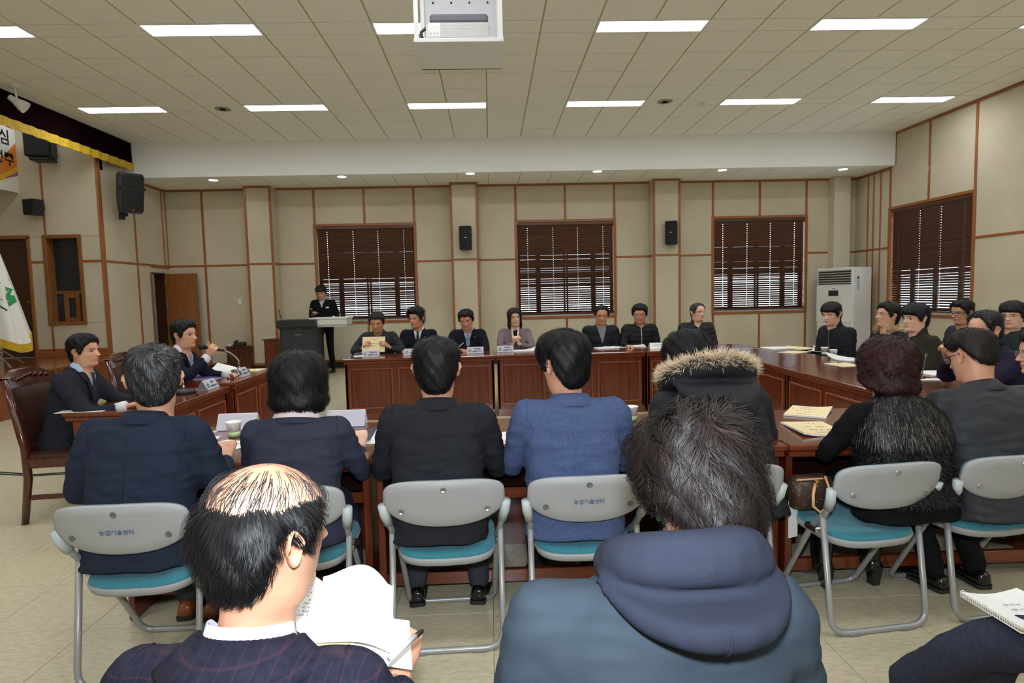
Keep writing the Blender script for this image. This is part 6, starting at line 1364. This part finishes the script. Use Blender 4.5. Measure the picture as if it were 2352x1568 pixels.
MB().tube([(.03, 0, -.05), (-.005, -.02, .07)], [.011, .014], 10).build('handle', M_BLACK, t, True); MB().tube([(-.004, -.02, .068), (-.012, -.024, .09), (-.02, -.028, .11)], [.018, .027, .016], 12).build('grille', mat('mic_grille_grey', (120, 112, 96), .5, .6), t, True)
p = atz(2116, 870, Zt); t = thing('antenna_pen', 'thin chrome rod with a tip standing on the right table', 'rod', p); MB().tube([(0, 0, 0), (.03, 0, .16)], .004, 8).build('rod', M_CHROME, t); MB().tube([(.03, 0, .16), (.035, 0, .19)], .008, 8).build('tip', M_CHROME, t); MB().lathe([(.03, 0), (.03, .008), (.005, .012)], n=12).build('foot', M_BLACK, t)
# ================================================================ foreground papers
def curled_page(t, name, c, x, y, w_, h_, f, m_, n=14):
    G = [[c+x*(u*w_)+y*(v*h_)+x.cross(y)*f(u, v) for u in np.linspace(0, 1, n)] for v in np.linspace(0, 1, n)]
    MB().slab(G, .0012).build(name, m_, t, True); return G
YB1 = 1.16; o_ = aty(722, 1475, YB1-.05); ex = (aty(905, 1500, YB1-.05)-o_); ey = aty(742, 1330, YB1+.12)-o_
t = thing('reading_booklet', 'open white booklet with a curled page held by the balding man', 'booklet', o_)
x_ = ex.normalized(); y_ = ey.normalized(); W1, H1 = ex.length, ey.length
G = curled_page(t, 'right_page', Vector((0, 0, 0)), x_, y_, W1, H1*1.05, lambda u, v: .045*math.sin(math.pi*min(1, u*1.05)**1.3)*(.35+.65*v), M_PAPER)
curled_page(t, 'left_page', Vector((0, 0, .0)), -x_, y_, W1*.7, H1*.95, lambda u, v: -.03*math.sin(math.pi*u)*.8, M_PAPER)
curled_page(t, 'under_sheet', x_*.05-y_*.02-x_.cross(y_)*.012, x_, y_, W1*.9, H1*.7, lambda u, v: 0, M_PAPER); curled_page(t, 'cream_cover', x_*.0-x_.cross(y_)*.006, x_, y_, W1*.5, H1*.99, lambda u, v: 0, M_CREAM)
b = MB(); nn = x_.cross(y_)
for k in range(12): glyphs(b, frameM(-x_*(W1*.32)+y_*(H1*(.2+.06*k))+nn*(.0265+.0005), x_, y_), W1*.42, .006, 14, k, (.3, .15))
b.build('left_print', M_INKG, t)
b = MB()
for k in range(9):
    v = .12+.09*k
    for q in range(10):
        u = .12+.07*q; f_ = .045*math.sin(math.pi*min(1, u*1.05)**1.3)*(.35+.65*v)+.001; b.box((-.006, -.0007, 0), (.006, .0007, .0003), 0, frameM(x_*(u*W1)+y_*(v*H1*1.05)+nn*f_, x_, y_))
b.build('right_print', mat('faint_ink', (190, 192, 205), .8), t)
hp_ = f1.t.matrix_basis @ Vector(f1.arms[1][2])
pa, pb = aty(922, 1488, YB1-.12), aty(972, 1446, YB1-.05); ax = (pb-pa)
t = thing('ballpoint_pen', 'white ballpoint pen with black grip in the hand of the balding man', 'pen', pa)
MB().tube([-ax*.5, ax*.62], .0052, 10).build('barrel', M_WHITEP, t, True); MB().tube([ax*.62, ax*.92, ax*1.0], [.0055, .0045, .0012], 10).build('grip', M_BLACK, t, True)
# booklet on the lap at the lower right
YK = 1.42; c0, c1, c2, c3 = aty(2208, 1358, YK+.14), aty(2335, 1357, YK+.2), aty(2345, 1440, YK-.1), aty(2470, 1425, YK-.05)
t = thing('lap_booklet', 'white spiral-bound booklet held over crossed legs at the lower right', 'booklet', c2)
c3 = c2+(c1-c0)
for nm_, dz, m_ in (('top_pages', 0, M_PAPER), ('cream_page', -.004, M_CREAM), ('bottom_pages', -.012, M_PAPER)):
    G = [[(c2.lerp(c3, u)).lerp(c0.lerp(c1, u), v)-c2+Vector((0, 0, dz-.012*math.sin(math.pi*u)+.01*u)) for u in np.linspace(0, 1, 8)] for v in np.linspace(0, 1, 6)]
    MB().slab(G, .003).build(nm_, m_, t)
e_ = c0-c2
for k in range(26): MB().tube([e_*(k/26+.02)+Vector((-.004, 0, -.012)), e_*(k/26+.02)+Vector((-.006, 0, .003)), e_*(k/26+.02)+Vector((.004, 0, .004))], .001, 4).build('spiral_ring', M_WHITEP, t)
b = MB(); xx = (c1-c0).normalized(); yy = (c0-c2).normalized()
for k in range(2): glyphs(b, frameM((c0-c2)*(.62-.14*k)+(c1-c0)*.6+Vector((0, 0, -.004)), xx, yy), .1, .008, 16, k, (.3, .1))
b.build('title_print', M_INKG, t)
# handbag and papers on the scuffed chair
p = aty(1858, 1112, 2.62); t = thing('handbag', 'brown patterned handbag with tan strap on the chair beside the fur vest', 'handbag', p, .1)
M_BAG = mat('brown_monogram', (56, 38, 28), .5, col2=(120, 92, 52), nscale=70, lo=.6, hi=.66); M_STRAP = mat('tan_leather', (214, 164, 120), .5)
R2 = [[Vector((x*sx*.72, y*sy*.9, z*.72)) for x, y in ((-1, -.6), (-.7, -1), (.7, -1), (1, -.6), (1, .6), (.7, 1), (-.7, 1), (-1, .6))] for z, sx, sy in ((-.13, .13, .06), (-.12, .14, .07), (0, .14, .065), (.05, .12, .04), (.06, .1, .02))]
MB().rings(R2).build('body', M_BAG, t, True)
MB().tube([(.0, -.05, .035), (-.03, -.075, -.02), (-.032, -.08, -.07), (.0, -.085, -.1), (.035, -.08, -.07), (.05, -.07, .0), (.05, -.04, .045)], .007, 6, flat=.4).build('strap', M_STRAP, t, True)
MB().tube([(-.085, -.04, .036), (.035, -.045, .038)], .004, 6).build('zip_edge', M_STRAP, t); MB().lathe([(.012, -.004), (.014, 0), (.012, .004)], n=12, c=(0, -.06, .03)).build('ring', M_BRASS, t)
p = aty(1822, 1190, 2.6); t = thing('paper_sheet', 'white papers propped on the chair beside the handbag', 'paper', p); MB().slab([[Vector((-.02+.05*u, .02*u, -.09+.17*v)) for u in (0, .5, 1)] for v in (0, 1)], .003).build('sheet', M_PAPER, t)
# cables on the floor at the left
for k, (dy, lab) in enumerate(((0, 'black cable lying across the floor at the left'), (.05, 'second black cable beside the first on the floor'))):
    P = [atz(-60, 1086, .005)+Vector((0, dy, 0)), atz(0, 1088, .005)+Vector((0, dy, 0)), atz(75, 1092-k, .005)+Vector((0, dy*.4, 0)), atz(145, 1088, .005)+Vector((0, dy, 0)), atz(300, 1075, .005)]
    tag(MB().tube(P, .0045, 6).build('floor_cable', M_BLACK, None), lab, 'cable', 'cables on the floor')
tag(MB().bbox((-.035, -.012, -.06), (.035, 0, .06), .004).build('light_switch', M_WHITEP, None, loc=(aty(565, 692, YW).x-.12, YW-.008, aty(565, 692, YW).z)), 'small white wall switch beside the left wall column', 'switch')

bpy.data.scenes.remove(TMP)
